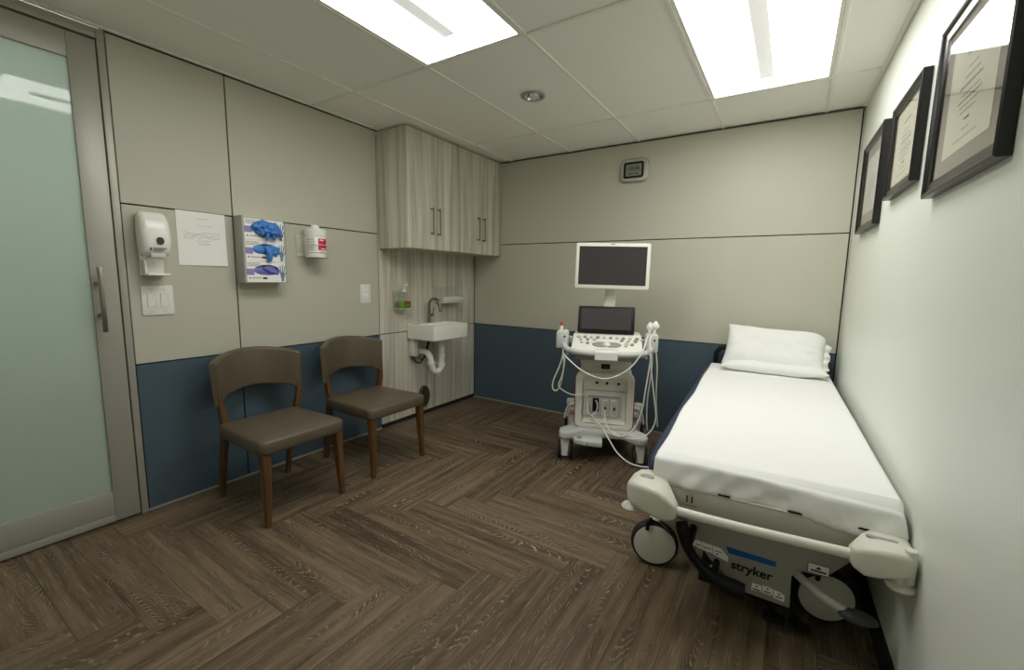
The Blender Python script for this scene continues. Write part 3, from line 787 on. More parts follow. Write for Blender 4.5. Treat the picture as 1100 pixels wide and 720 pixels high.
# ------------------------------------------------------------------ clock on the far wall
t = thing('digital_clock', 'silver digital clock high on the far wall reading 10:36', 'clock', (1.624, -.0005, 2.142))
mb = MB()
def cr(w, h, r, y): return [(a, y, b) for a, b in rr(w, h, r, 8)]
mb.loft([cr(.215, .172, .05, 0), cr(.236, .19, .055, -.006), cr(.236, .19, .055, -.016), cr(.215, .168, .045, -.026), cr(.165, .128, .02, -.028), cr(.163, .126, .018, -.024)], 'silver'); mb.build('bezel', t)
mb = MB(); mb.prism(cr(.162, .125, .016, -.0242), (0, -.003, 0), 'black'); mb.build('face', t)
mb = MB(); mb.prism(cr(.128, .092, .006, -.0275), (0, -.001, 0), 'lcd'); sc = mb.build('lcd_screen', t)
text_mesh('digits', '10:36', .044, 'inkdark', t, (0, -.0290, .012), (PI / 2, 0, 0), .0006, .0003, .95)
mb = MB()
for k, (a, b) in enumerate(((-.04, -.012), (-.004, .006), (.016, .04))): mb.b2((a, -.0292, -.034), (b, -.0288, -.027), 'inkdark')
mb.build('date_marks', t)

# ------------------------------------------------------------------ framed certificates
def certificate(y0, y1, z0, z1, label, paper, pw, ph, matm, lines, fw=.035, dep=.026):
    """y0 nearer the far wall"""
    yc, zc = (y0 + y1) / 2, (z0 + z1) / 2; w, h = abs(y1 - y0), z1 - z0
    t = thing('framed_certificate', label, 'picture frame', (wx(yc) - .001, yc, zc), math.atan2(-1, SL), 'framed certificates')
    mb = MB()     # local x along the wall, -y into the room
    prof = [(0, 0), (0, dep), (.006, dep + .003), (.012, dep + .001), (.017, dep - .005), (fw - .006, dep - .006), (fw, dep - .009), (fw, 0)]
    secs = []
    for sx, sz in ((-1, -1), (1, -1), (1, 1), (-1, 1), (-1, -1)):
        secs.append([(sx * (w / 2 - a), -d, sz * (h / 2 - a)) for a, d in prof])
    mb.loft(secs, 'fblack', caps=False); mb.build('frame', t, ang=25)
    mb = MB(); mb.b2((-w / 2 + fw - .004, -.012, -h / 2 + fw - .004), (w / 2 - fw + .004, -.008, h / 2 - fw + .004), matm); mb.build('mat_board', t)
    mb = MB(); mb.b2((-pw / 2, -.0132, -ph / 2), (pw / 2, -.0122, ph / 2), paper)
    for z, l, hh, m in lines:
        x = -l / 2 * pw
        while x < l / 2 * pw:
            ww = random.uniform(.01, .032) * pw / .3; mb.b2((x, -.0138, z * ph - hh * .32), (min(x + ww, l / 2 * pw), -.0133, z * ph + hh * .32), m); x += ww + .005 * pw / .3
    mb.build('certificate', t)
    mb = MB(); mb.b2((-w / 2 + fw - .002, -.0165, -h / 2 + fw - .002), (w / 2 - fw + .002, -.0155, h / 2 - fw + .002), 'glass'); mb.build('glass', t)
    return t
LN = [(.36, .42, .016, 'ink'), (.30, .30, .010, 'ink'), (.17, .22, .004, 'ink'), (.10, .3, .005, 'ink'), (.03, .46, .008, 'ink'), (-.04, .36, .004, 'ink'), (-.09, .48, .006, 'ink'), (-.14, .40, .004, 'ink'), (-.19, .34, .004, 'ink'), (-.26, .10, .010, 'inkdark'), (-.34, .16, .003, 'ink'), (-.41, .5, .003, 'ink')]
certificate(-1.70, -2.245, 1.528, 2.016, 'large black framed cream certificate with wide grey mat, nearest the camera', 'cream', .335, .31, 'matgrey', LN, .042)
certificate(-1.07, -1.515, 1.622, 1.997, 'smallest black framed cream certificate, hanging between the other two frames', 'cream', .362, .285, 'matlight', [l for l in LN if l[0] < .33], .036)
certificate(-.348, -.882, 1.545, 2.022, 'black framed white certificate hanging closest to the far wall corner', 'paper', .36, .29, 'matgrey', LN[2:], .036)

# ------------------------------------------------------------------ hospital stretcher
BO = (2.40, -1.98, 0); BR = math.radians(2.5)
bed = thing('hospital_stretcher', 'ivory wheeled hospital stretcher with foot rail and black brake pedals along the white wall', 'hospital bed', BO, BR)
ztop = lambda v: .6065 + .026 * v
mb = MB()   # lower chassis hood
hood = [(.085, .425), (.125, .29), (.195, .205), (.295, .112), (.468, .106), (.464, .228), (.485, .256), (.56, .262), (.635, .36), (.655, .425)]
mb.prism([(u, .08, z) for u, z in hood], (0, 1.66, 0), 'bedgrey', .006, 2); mb.build('base_hood', bed)
mb = MB(); mb.b2((.16, .14, .06), (.45, 1.7, .104), 'black', .005); mb.build('chassis', bed)
mb = MB()   # litter frame
mb.b2((-.02, .02, .43), (.69, 1.92, .494), 'bedlight', .006)
mb.prism([(u, -.022, z) for u, z in ((.045, .506), (.09, .425), (.62, .425), (.655, .506))], (0, .044, 0), 'bedlight', .004)
mb.b2((.05, -.024, .507), (.65, .03, .5105), 'bedplastic', .001, 1); mb.build('litter_frame', bed)
mb = MB(); mb.b2((-.055, .03, .47), (-.022, 1.80, .50), 'bedplastic', .008); mb.b2((.692, .05, .47), (.712, 1.8, .50), 'bedplastic', .008)
mb.build('side_channel', bed)
mb = MB(); mb.b2((-.0575, .04, .478), (-.0545, 1.78, .494), 'bedblue'); mb.b2((-.05, .04, .5002), (-.043, 1.78, .502), 'bedblue'); mb.b2((.700, .06, .5002), (.708, 1.78, .502), 'bedblue'); mb.build('blue_stripe', bed)
for u in (.235, .445, .625):
    mb = MB(); mb.tube([(u - .018, -.020, .512), (u - .010, -.027, .515), (u + .010, -.027, .515), (u + .018, -.020, .512)], .0035, 'black', 8, 4); mb.build('strap_hook', bed)
text_mesh('frame_number', '11', .034, 'darkred', bed, (.125, -.0228, .468), (PI / 2, 0, 0), .0012)
mb = MB()
for k in range(4): mb.b2((.098 + .014 * k, -.0232, .4445), (.109 + .014 * k, -.0224, .4485), 'ink')
mb.build('frame_marking', bed)
# foot rail and corner bumpers
mb = MB(); mb.tube([(.05, -.112, .460), (.3, -.122, .465), (.64, -.112, .472)], .0155, 'bedplastic', 16, 8); mb.build('foot_rail', bed)
def bumper(secs):
    mb = MB(); mb.loft([[(u, (v0 + v1) / 2 + a, (z0 + z1) / 2 + b) for a, b in rr(v1 - v0, z1 - z0, r * .62, 5)] for u, v0, v1, z0, z1, r in secs], 'bedplastic'); return mb
lb = bumper([(.098, -.132, -.092, .440, .480, .018), (.088, -.142, -.082, .430, .490, .022), (.066, -.150, -.050, .425, .512, .026), (.035, -.154, .005, .428, .530, .028), (-.02, -.152, .018, .440, .538, .028), (-.055, -.140, .008, .448, .534, .028), (-.076, -.118, -.015, .456, .522, .026), (-.084, -.095, -.035, .466, .508, .02)])
lb.lathe([(0, 0), (.020, 0), (.019, .002), (0, .002)], (-.020, -.062, .5370), (0, 0, 1), 'gplastic', 24, (1.25, .8))
lb.tube([(-.03, -.06, .45), (-.05, -.07, .435), (-.07, -.075, .424)], [.03, .024, .02], 'bedplastic', 12, 4); lb.tube([(.045, -.07, .46), (.060, -.03, .41), (.068, .05, .37), (.07, .12, .35)], [.030, .026, .022, .022], 'bedplastic', 12, 4)
lb.build('corner_bumper', bed, ang=50)
rbm = bumper([(.578, -.130, -.094, .452, .492, .018), (.588, -.140, -.084, .440, .502, .022), (.612, -.150, -.045, .428, .514, .026), (.645, -.152, .000, .432, .520, .028), (.69, -.148, .010, .446, .520, .028), (.715, -.138, .002, .452, .516, .028), (.727, -.120, -.02, .462, .506, .02)])
rbm.prism([(p[0] + .655, p[1] - .072, .5195) for p in rr(.075, .014, .006, 4)], (0, 0, .0016), 'gplastic')
rbm.cyl((.711, -.118, .43), (.711, -.118, .530), .015, 'bedplastic', n=18, bev=.004); rbm.loft([[(c + a, d + b, z) for a, b in rr(w1, w2, .014, 4)] for c, d, z, w1, w2 in ((.695, -.09, .47, .06, .085), (.700, -.095, .445, .05, .065), (.702, -.10, .424, .044, .05))], 'bedplastic'); rbm.tube([(.60, -.10, .446), (.64, -.085, .428), (.68, -.06, .430)], [.014, .02, .02], 'bedplastic', 12, 4)
rbm.build('corner_bumper', bed, ang=50)
for (u, v) in ((-.070, -.075), (.700, -.105)):
    mb = MB(); mb.lathe([(0, 0), (.022, 0), (.033, .006), (.036, .014), (.030, .022), (.016, .027), (0, .028)], (u, v, .398), (0, 0, 1), 'bedplastic', 26); mb.build('bumper_roller', bed)
# casters
def caster(u, v, ax):
    t = MB(); a = Vector((ax[0], ax[1], 0)).normalized(); c = Vector((u, v, .1015))
    t.lathe([(.082, -.022), (.094, -.022), (.100, -.014), (.1015, 0), (.100, .014), (.094, .022), (.082, .022)], c, a, 'tyre', 40)
    o = t.build('caster', bed)
    t = MB(); t.lathe([(0, -.030), (.04, -.029), (.075, -.025), (.088, -.0225), (.088, .0225), (.075, .025), (.04, .029), (0, .030)], c, a, 'bedplastic', 40); t.build('wheel_cover', o)
    t = MB(); q = c - a * .0
    t.tube([q + Vector((0, 0, .1035)), q + Vector((.01, .02, .16)), q + Vector((.02, .03, .30)), q + Vector((.05, .04, .36))], [.026, .024, .02, .02], 'bedplastic', 14, 5)
    t.tube([q + a * .034 + Vector((-.035, 0, .068)), q + a * .034 + Vector((-.03, 0, .106)), q + Vector((0, 0, .112)), q + a * .034 + Vector((.05, 0, .092)), q + a * .034 + Vector((.085, 0, .07))], .008, 'black', 8, 5); t.build('fork', o)
caster(-.036, .245, (.22, -1)); caster(.585, .245, (.15, -1)); caster(-.036, 1.62, (1, .2)); caster(.60, 1.62, (1, -.1))
# pedals
mb = MB(); mb.tube([(.100, .0, .362), (.110, -.015, .340), (.119, -.02, .308), (.144, -.02, .262), (.184, -.02, .222), (.235, -.02, .194), (.29, -.02, .182), (.326, -.02, .182)], [.021, .025, .020, .018, .020, .026, .030, .024], 'black', 14, 5)
mb.cyl((.225, .085, .20), (.225, -.01, .196), .012, 'black', n=14); mb.cyl((.135, .085, .31), (.135, -.015, .305), .014, 'black', n=14); mb.build('brake_pedal_bar', bed, ang=60)
mb = MB(); mb.prism([(u, .062, z) for u, z in ((.205, .192), (.216, .186), (.275, .148), (.272, .143), (.225, .162), (.203, .184))], (0, .004, 0), 'bedplastic'); mb.build('pedal_plate', bed)
mb = MB(); mb.tube([(.472, .095, .244), (.50, .05, .244), (.55, .0, .238), (.602, -.03, .232)], [.014, .015, .015, .016], 'bedgrey', 14, 5); o = mb.build('steer_pedal', bed)
mb = MB(); mb.ball((.632, -.036, .226), (.052, .03, .024), 'dgrey', 3, lambda p: 1 if p.z > -.2 else .8); mb.build('foot_pad', o)
for u in (.395, .475):
    mb = MB(); mb.box((u + .03, .10, .040), (.07, .05, .016), 'black', .007, (.0, .0, -.05)); mb.tube([(u + .03, .12, .04), (u + .0, .16, .06), (u - .04, .2, .075)], .009, 'black', 8, 4); mb.build('floor_pedal', bed)
# markings on the hood
yh = .0795
mb = MB(); mb.prism([(u, yh, z) for u, z in ((.252, .2725), (.262, .248), (.414, .248), (.414, .268)) ][::-1], (0, -.0005, 0), 'bedblue'); mb.build('stripe_decal', bed)
text_mesh('logo_lettering', 'stryker', .046, 'black', bed, (.340, .0792, .206), (PI / 2, .02, 0), .0010, .0004, 1.0, .0)
def sticker(poly, marks, m='paper'):
    mb = MB(); mb.prism([(u, yh, z) for u, z in poly], (0, -.0005, 0), m)
    for (u, z, w, h) in marks: mb.b2((u - w / 2, yh - .0010, z - h / 2), (u + w / 2, yh - .0006, z + h / 2), 'inkdark')
    mb.build('instruction_sticker', bed)
sticker([(.138, .240), (.166, .232), (.166, .262), (.150, .264), (.140, .256)], [(.154, .246, .018, .003)])
sticker([(.168, .232), (.207, .228), (.207, .260), (.168, .262)], [(.188, .244, .03, .003)])
sticker([(.209, .226), (.262, .212), (.262, .232), (.235, .258), (.209, .260)], [(.228, .242, .024, .003), (.224, .231, .007, .005)])
for k, (a, b) in enumerate(((.346, .377), (.380, .413), (.416, .449))):
    dz = (-.004, 0, -.006)[k]
    sticker([(a, .136 + dz), (b, .138 + (-.002 if k < 2 else -.012)), (b, .160 + (0 if k < 2 else -.010)), (b - .012, .164 + dz), (a, .164 + dz * .6)], [((a + b) / 2, .143 + dz, .022, .004), ((a + b) / 2, .155 + dz, .006, .005)])
sticker([(.507, .268), (.566, .268), (.566, .300), (.507, .300)], [(.537, .277, .044, .006)])
mb = MB(); mb.prism([(u, yh - .0006, z) for u, z in ((.528, .284), (.546, .284), (.537, .295))], (0, -.0004, 0), 'inkdark')
for a, b, c_, d in ((.505, .266, .568, .2675), (.505, .3005, .568, .302), (.505, .266, .5065, .302), (.5665, .266, .568, .302)): mb.b2((a, yh - .001, b), (c_, yh, d), 'inkdark')
mb.build('arrow_symbol', bed)
# head end push handles
mb = MB(); mb.tube([(.02, 1.915, .44), (.02, 1.915, .70), (.035, 1.915, .752), (.08, 1.915, .775), (.32, 1.915, .78), (.56, 1.915, .775), (.605, 1.915, .752), (.62, 1.915, .70), (.62, 1.915, .44)], .016, 'black', 12, 6); mb.build('head_rail', bed)

def world_bed(name, label, cat): return thing(name, label, cat, BO, BR)
mt = world_bed('mattress', 'navy blue stretcher mattress mostly hidden under the white sheet', 'mattress')
mt.location = (BO[0], BO[1], .5115)
mb = MB(); Lm = 1.885
secs = []
for k in range(15):
    v = (.004, .03, .06, .11)[k] if k < 4 else .11 + (Lm - .106) * (k - 3) / 11
    h = ztop(v) - .5115 - (.040, .028, .016, 0)[min(k, 3)]; e = .75 if k in (0, 14) else 1
    sec = []
    for a, b in rr(.735, h, .018, 4): sec.append((.3325 + a * (1 if e == 1 else .985), v, h / 2 + b * (1 if e == 1 else .88)))
    secs.append(sec)
mb.loft(secs, 'navy'); mb.build('cover', mt, ang=60)

# sheet: one cloth over the top, hanging at the foot and along the wall side
sh = world_bed('bed_sheet', 'white bed sheet draped over the mattress and hanging at its foot end', 'sheet')
sh.location = (BO[0], BO[1], .6)
NU, NV = 90, 150
def sheet(a, b):
    # a across (0 left .. 1 right/hang), b along (0 hem .. 1 head)
    u = a * .775; side = 0.0; du = u
    if u > .700:
        q = u - .700; ang = min(q / .03, 1) * PI / 2
        du = .700 + .019 * math.sin(ang) + (.0 if q < .03 else .004 * (q - .03) / .045); side = .019 * (1 - math.cos(ang)) + max(0, q - .03)
    s = b * 1.98
    hem = .093 + .006 * a; rad = .020
    if s < hem - .012:
        v = -.014; z = 0; drop = hem - s
        zt = -(hem - s)
    elif s < hem + .024:
        t = (s - hem + .012) / .036; an = t * PI / 2
        v = -.014 + rad * (1 - math.cos(an)); z = 0; zt = -.012 + .012 * math.sin(an)
    else:
        v = .006 + (s - hem - .024); zt = 0
    zt -= (.004 + .024 * a * a) * math.exp(-max(v, 0) / .05)
    zz = ztop(max(v, 0)) + .003
    fold = 0.0
    if s < hem + .03:
        k = min(1, max(0, (hem + .02 - s) / hem))
        n1 = noise.noise(Vector((u * 6 + s * 7, s * 3, 1.3))); n2 = noise.noise(Vector((u * 15 - s * 14, s * 6, 5.1))); n3 = noise.noise(Vector((u * 34 + s * 22, s * 9, 8.1)))
        fold = k * (.008 + .020 * n1 + .014 * n2 + .006 * n3)
        hemz = .006 * noise.noise(Vector((u * 4.5, 0, 9))) * k
        z = zz + zt + hemz
        v -= max(fold, -.004) + .010 * k * max(0, (u - .55) / .2)
        if side: z = zz + zt - side * .55 * (1 - k) - .012 * k + hemz
        du = du + (.006 * k if u > .7 else 0) - (.004 * k if u < .03 else 0)
    else:
        wr = .0022 * noise.noise(Vector((u * 5, v * 2.2, 3))) + .0012 * noise.noise(Vector((u * 14, v * 9, 6)))
        wr += .003 * max(0, noise.noise(Vector((u * 9, v * 2.0, 8)))) * (u / .7) ** 2
        z = zz + wr + .002 - side
        if side > .02: du += .004 * noise.noise(Vector((v * 8, 2, 2)))
    if u < .02 and s > hem: z -= .0015 * (1 - u / .02)
    return (du - .004 - .010 * max(0, 1 - u / .02) * noise.noise(Vector((v * 2.5, 4, 1))), v, z - .6)
mb = MB(); mb.grid(NU, NV, sheet, 'fabric', .0012); mb.build('cloth', sh, ang=180)

# pillows
def pillow(mb, w, h, t, seed, m='fabric', nu=64, nv=44, full=False):
    def surf(sgn):
        def fn(a, b):
            x, y = -1 + 2 * a, -1 + 2 * b
            e = max(0, 1 - abs(x) ** 5.0) ** .6 * max(0, 1 - abs(y) ** 3.4) ** .62
            px = x * w / 2 * (1 - .05 * (1 - y * y) * x * x); py = y * h / 2 * (1 - .07 * (1 - x * x) * y * y)
            if full:
                py -= .045 * max(0, x) ** 7 * max(0, y); px -= .012 * max(0, x) ** 3 * abs(y) ** 5; py -= .035 * max(0, x) ** 6 * max(0, -y) ** 2; px += .035 * max(0, x) ** 4 * max(0, -y) ** 4
            cr_ = noise.noise(Vector((px * 9, py * 9, seed))) * .7 - .8 * abs(noise.noise(Vector((px * 6 - py * 9, py * 5, seed + 2)))) + noise.noise(Vector((px * 20 + py * 14, py * 16, seed + 4))) * .3
            edge = abs(x) ** 3
            cr_ += edge * .9 * noise.noise(Vector((py * 34, px * 6, seed + 9)))
            z = sgn * (t / 2 * e + .0008) + (.016 if full else .010) * cr_ * (e ** .5) + .006 * noise.noise(Vector((px * 7, py * 7, seed + 20)))
            return (px, py, z)
        return fn
    b = bmesh.new()
    for sg in (1, -1):
        fn = surf(sg); V = [[b.verts.new(fn(i / nu, j / nv)) for j in range(nv + 1)] for i in range(nu + 1)]
        for i in range(nu):
            for j in range(nv): b.faces.new([V[i][j], V[i + 1][j], V[i + 1][j + 1], V[i][j + 1]])
    bmesh.ops.remove_doubles(b, verts=b.verts, dist=.0019)
    mb._merge(b, m)
def local_bed(u, v, z):
    c, s = math.cos(BR), math.sin(BR); return (BO[0] + u * c - v * s, BO[1] + u * s + v * c, z)
p2 = thing('pillow', 'flatter white pillow lying on the sheet underneath the upright pillow', 'pillow', local_bed(.385, 1.755, .698), BR, 'bed pillows')
mb = MB(); pillow(mb, .62, .28, .085, 3.3); o = mb.build('pillowcase', p2, ang=180); o.rotation_euler = (math.radians(2), 0, math.radians(-2))
p1 = thing('pillow', 'plump white pillow propped up on top of the flatter pillow against the far wall', 'pillow', local_bed(.380, 1.79, .81), BR, 'bed pillows')
mb = MB(); pillow(mb, .60, .32, .150, 11.7, full=True)
mb.grid(6, 26, lambda u, v: (.272 + .045 * u + .006 * math.sin(v * 17), -.115 + .20 * v, .004 + .016 * u * math.sin(v * 23 + 1) - .012 * u), 'fabric', .001)
o = mb.build('pillowcase', p1, ang=180); o.rotation_euler = (math.radians(57), math.radians(2.5), math.radians(-1.5))

# ------------------------------------------------------------------ ultrasound machine
UO = (1.758, -.83, 0); UR = math.radians(20)
us = thing('ultrasound_machine', 'white wheeled ultrasound machine with monitor and touch screen between sink and bed', 'ultrasound machine', UO, UR)
mb = MB()
base = [(-.30, -.02), (-.285, -.05), (-.25, -.06), (-.215, -.045), (-.14, .03), (.14, .03), (.215, -.045), (.25, -.06), (.285, -.05), (.30, -.02), (.30, .05), (.235, .14), (.215, .5), (.30, .58), (.30, .66), (-.30, .66), (-.30, .58), (-.215, .5), (-.235, .14), (-.30, .05)]
mb.prism([(u, v, .158) for u, v in base], (0, 0, .052), 'usgrey', .012, 3); mb.build('base', us)
mb = MB(); mb.prism([(u, v, .135) for u, v in [(-.21, .02), (-.19, -.055), (-.12, -.085), (0, -.088), (.0, .03), (-.2, .06)]], (0, 0, .036), 'usgrey', .008, 2)
mb.lathe([(.013, 0), (.017, 0), (.017, .003), (.013, .003), (.013, 0)], (-.155, -.03, .1715), (0, 0, 1), 'dgrey', 24); mb.b2((-.100, -.0895, .133), (-.096, -.078, .165), 'dgrey'); mb.build('brake_pedal', us)
def ucaster(u, v, tall):
    mb = MB()
    for s in (-1, 1): mb.cyl((u + s * .034, v, .066), (u + s * .049, v, .066), .066, 'tyre', n=28, bev=.006)
    o = mb.build('caster', us)
    mb = MB(); mb.loft([[(u + a, v + b, z) for a, b in rr(2 * r, 2 * r, r * .6, 5)] for z, r in ((.030, .0285), (.10, .031), (.150, .033))], 'usbody', closed=True)
    mb.cyl((u, v, .150), (u, v, .1575 if not tall else .20), .03, 'usgrey', n=20); mb.build('caster_shroud', o)
    if tall:
        mb = MB(); mb.lathe([(0, 0), (.036, 0), (.04, .01), (.04, .04), (.034, .05), (0, .052)], (u, v, .226), (0, 0, 1), 'usgrey', 24); mb.cyl((u, v, .2), (u, v, .2262), .03, 'usgrey', n=20); mb.build('bumper_cap', us)
for s in (-1, 1): ucaster(s * .255, 0, False); ucaster(s * .265, .58, True)
mb = MB(); secs = []     # column body
for z, hw, v0, v1 in ((.2105, .198, .125, .53), (.25, .200, .122, .53), (.45, .200, .125, .52), (.56, .196, .13, .50), (.605, .182, .145, .47), (.625, .165, .16, .45)):
    secs.append([(a, (v0 + v1) / 2 + b, z) for a, b in rr(2 * hw, v1 - v0, .05, 6)])
mb.loft(secs, 'usbody'); mb.build('column_body', us)
mb = MB()    # front frame with a deep recess
ro = rr(.404, .402, .045, 6); ri = rr(.312, .345, .03, 6)
cz = .412; o_, i_ = [], []
lo = [[(a, .128, cz + b) for a, b in ro], [(a, .090, cz + b) for a, b in ro], [(a * .985, .080, cz + b * .985) for a, b in ro], [(a, .080, cz - .004 + b) for a, b in ri], [(a * .98, .086, cz - .004 + b * .98) for a, b in ri], [(a * .96, .126, cz - .004 + b * .96) for a, b in ri]]
mb.loft(lo, 'usbody', caps=False); mb.build('front_frame', us, ang=40)
for s in (-1, 1):
    mb = MB(); mb.b2((s * .2012, .083, .24), (s * .2068, .104, .575), 'maroon', .001, 1); mb.build('red_trim', us)
mb = MB(); mb.b2((-.148, .114, .24), (.148, .1225, .575), 'usbody'); mb.b2((-.15, .108, .482), (.15, .1215, .576), 'usbody', .004); mb.b2((-.135, .1075, .481), (.135, .114, .484), 'gplastic')
mb.prism([(-.15, .086, .2475), (-.15, .1215, .2475), (-.15, .1215, .275), (-.15, .10, .262)], (.30, 0, 0), 'usbody', .003); mb.build('recess_panel', us)
for u in (-.055, .015, .095):
    mb = MB(); mb.lathe([(0, 0), (.010, 0), (.008, .012), (0, .012)], (u, .1075, .537), (0, -1, 0), 'black', 16); mb.build('socket_plug', us)
mb = MB(); mb.b2((-.150, .110, .29), (.122, .1215, .446), 'usgrey', .003); mb.b2((-.132, .1095, .43), (.105, .112, .440), 'gplastic'); mb.build('port_bay', us)
for k, (u, dark) in enumerate(((-.118, 0), (-.058, 1), (.010, 0), (.072, 0))):
    mb = MB()
    if dark: mb.b2((u - .022, .108, .325), (u + .022, .1095, .425), 'black', .0005, 1)
    else:
        mb.b2((u - .024, .098, .30), (u + .024, .1095, .42), 'usbody', .004); mb.b2((u - .017, .0965, .31), (u + .017, .098, .41), 'usgrey', .0005, 1)
        mb.b2((u - .006, .0945, .345), (u + .006, .0965, .365 if k < 2 else .368), 'black'); mb.b2((u - .006, .093, .395), (u + .006, .0965, .405), 'usbody')
    mb.build('probe_port', us)
mb = MB(); secs = []     # neck and shoulders
for z, hw, v0, v1 in ((.6255, .165, .15, .46), (.65, .178, .14, .46), (.69, .178, .13, .45), (.705, .165, .13, .44)):
    secs.append([(a, (v0 + v1) / 2 + b, z) for a, b in rr(2 * hw, v1 - v0, .04, 5)])
mb.loft(secs, 'usbody'); mb.build('neck', us)
mb = MB(); mb.b2((-.03, .131, .632), (.03, .139, .668), 'black', .002); mb.b2((-.018, .1302, .640), (.018, .1312, .658), 'dgrey'); mb.build('status_display', us)
mb = MB(); mb.prism([(-.205, v, z) for v, z in ((-.03, .752), (.02, .712), (.40, .708), (.42, .752))], (.41, 0, 0), 'gplastic', .008, 2); mb.build('under_console', us)
mb = MB(); mb.prism([(-.232, v, z) for v, z in ((-.100, .800), (-.095, .770), (-.05, .755), (.34, .755), (.36, .88), (.13, .884), (.10, .880))], (.464, 0, 0), 'usbody', .012, 3); mb.build('console', us)
mb = MB()
mb.tube([(-.262, .16, .84), (-.282, .08, .825), (-.278, -.02, .806), (-.235, -.10, .794), (-.12, -.142, .786), (0, -.15, .784), (.12, -.142, .786), (.235, -.10, .794), (.278, -.02, .806), (.282, .08, .825), (.262, .16, .84)], .0185, 'usgrey', 14, 6)
for s in (-1, 1): mb.tube([(s * .262, .16, .84), (s * .22, .17, .835)], .018, 'usgrey', 12, 2)
mb.build('handle_bar', us)
mb = MB(); mb.prism([(-.07, v, z) for v, z in ((-.115, .818), (-.165, .812), (-.176, .80), (-.178, .752), (-.173, .752), (-.1715, .798), (-.162, .807), (-.115, .813))], (.142, 0, 0), 'wplastic'); mb.build('front_card', us)
# control surface
def deck(v): return .800 + (v + .100) * (.080 / .20) + .0005
da = math.atan2(.08, .2)
for k, (u, v) in enumerate([(-.19 + .043 * q, .055) for q in range(10)] + [(-.172 + .045 * q, .025) for q in (0, 1, 2, 6, 7, 8)] + [(-.165, -.012), (-.125, -.02), (.13, -.012), (.165, -.02), (.125, -.035)]):
    mb = MB(); mb.cyl((u, v, deck(v) - .002), (u - 0, v - .35 * .011, deck(v) + .011), .0105 if k % 3 else .013, ('usgrey', 'gplastic')[k % 2], n=14, bev=.002); mb.build('control_knob', us)
mb = MB()
for s in (-1, 1):
    P = [(s * (.035 + .06 * math.cos(a)), -.03 + .030 * math.sin(a)) for a in [2 * PI * q / 20 for q in range(20)]]
    mb.prism([(a, b, deck(b) + .0005) for a, b in P], (0, 0, .004), 'gplastic')
mb.build('button_ring', us)
mb = MB(); mb.ball((0, -.035, deck(-.035) + .004), (.027, .027, .018), 'wplastic', 3); mb.build('trackball', us)
mb = MB(); mb.box((.192, .03, deck(.03)), (.008, .045, .006), 'gplastic', .001, (da, 0, 0)); mb.build('slider', us)
# touch screen
mb = MB(); tl_ = math.radians(-20)
mb.box((0, 0, .098), (.388, .022, .196), 'black', .008); ts = mb.build('touch_screen', us, (-.012, .112, .888), (tl_, 0, 0))
mb = MB(); mb.box((0, -.0116, .102), (.342, .001, .150), 'screen'); mb.build('display', ts)
mb = MB(); mb.box((-.012, .14, .878), (.30, .045, .02), 'usgrey', .004); mb.build('screen_hinge', us)
# monitor arm and monitor
mb = MB(); mb.loft([[(c + a, v + b, z) for a, b in rr(w, d, .012, 4)] for c, v, z, w, d in ((.0, .28, .8795, .13, .10), (.0, .28, .92, .11, .09), (.0, .285, 1.04, .085, .05), (.012, .285, 1.15, .075, .035), (.014, .28, 1.25, .07, .03))], 'usbody'); mb.box((.014, .25, 1.30), (.12, .035, .12), 'usbody', .01); mb.build('monitor_arm', us)
mb = MB(); mb.prism([(a, 0, b) for a, b in rr(.508, .318, .012, 4)], (0, .038, 0), 'usbody', .005, 2); mn = mb.build('monitor', us, (.014, .19, 1.356), (math.radians(-2), math.radians(.6), math.radians(2)))
mb = MB(); mb.prism([(a, -.0008, b + .001) for a, b in rr(.462, .268, .003, 2)], (0, .001, 0), 'screen'); mb.build('display', mn)
mb = MB(); mb.b2((-.015, -.0006, .146), (.012, .0004, .152), 'ink'); mb.b2((-.018, -.003, -.166), (.018, .02, -.1585), 'gplastic', .002); mb.build('monitor_badge', mn)
# probe holders either side
for s, u in ((-1, -.300), (1, .290)):
    mb = MB(); z1 = .905
    mb.b2((u - .040, -.005, .788), (u + .040, .095, z1), 'usgrey', .010); mb.b2((u - s * .036, .04, .82), (u - s * .07, .08, .86), 'gplastic', .004)
    for k in (0, 1): mb.lathe([(.012, 0), (.019, 0), (.020, .006), (.012, .006), (.012, 0)], (u - .014 + .03 * k, .048, z1 + .0002), (0, 0, 1), 'wplastic', 18)
    mb.lathe([(0, 0), (.007, 0), (.006, .003), (0, .003)], (u + .016, -.0052, .87), (0, -1, 0), 'black', 14)
    mb.build('probe_holder', us)
mb = MB()
for s in (-1, 1): mb.tube([(s * .2, .2, .748), (s * .24, .12, .745), (s * .262, .04, .742), (s * .262, .0, .752)], .008, 'usgrey', 8, 5)
mb.build('cable_hook', us)
mb = MB()
for s in (-1, 1): mb.tube([(s * .205, .45, .27), (s * .25, .47, .265), (s * .29, .50, .22), (s * .31, .52, .13)], .011, 'usbody', 10, 5)
mb.build('rear_guard', us)
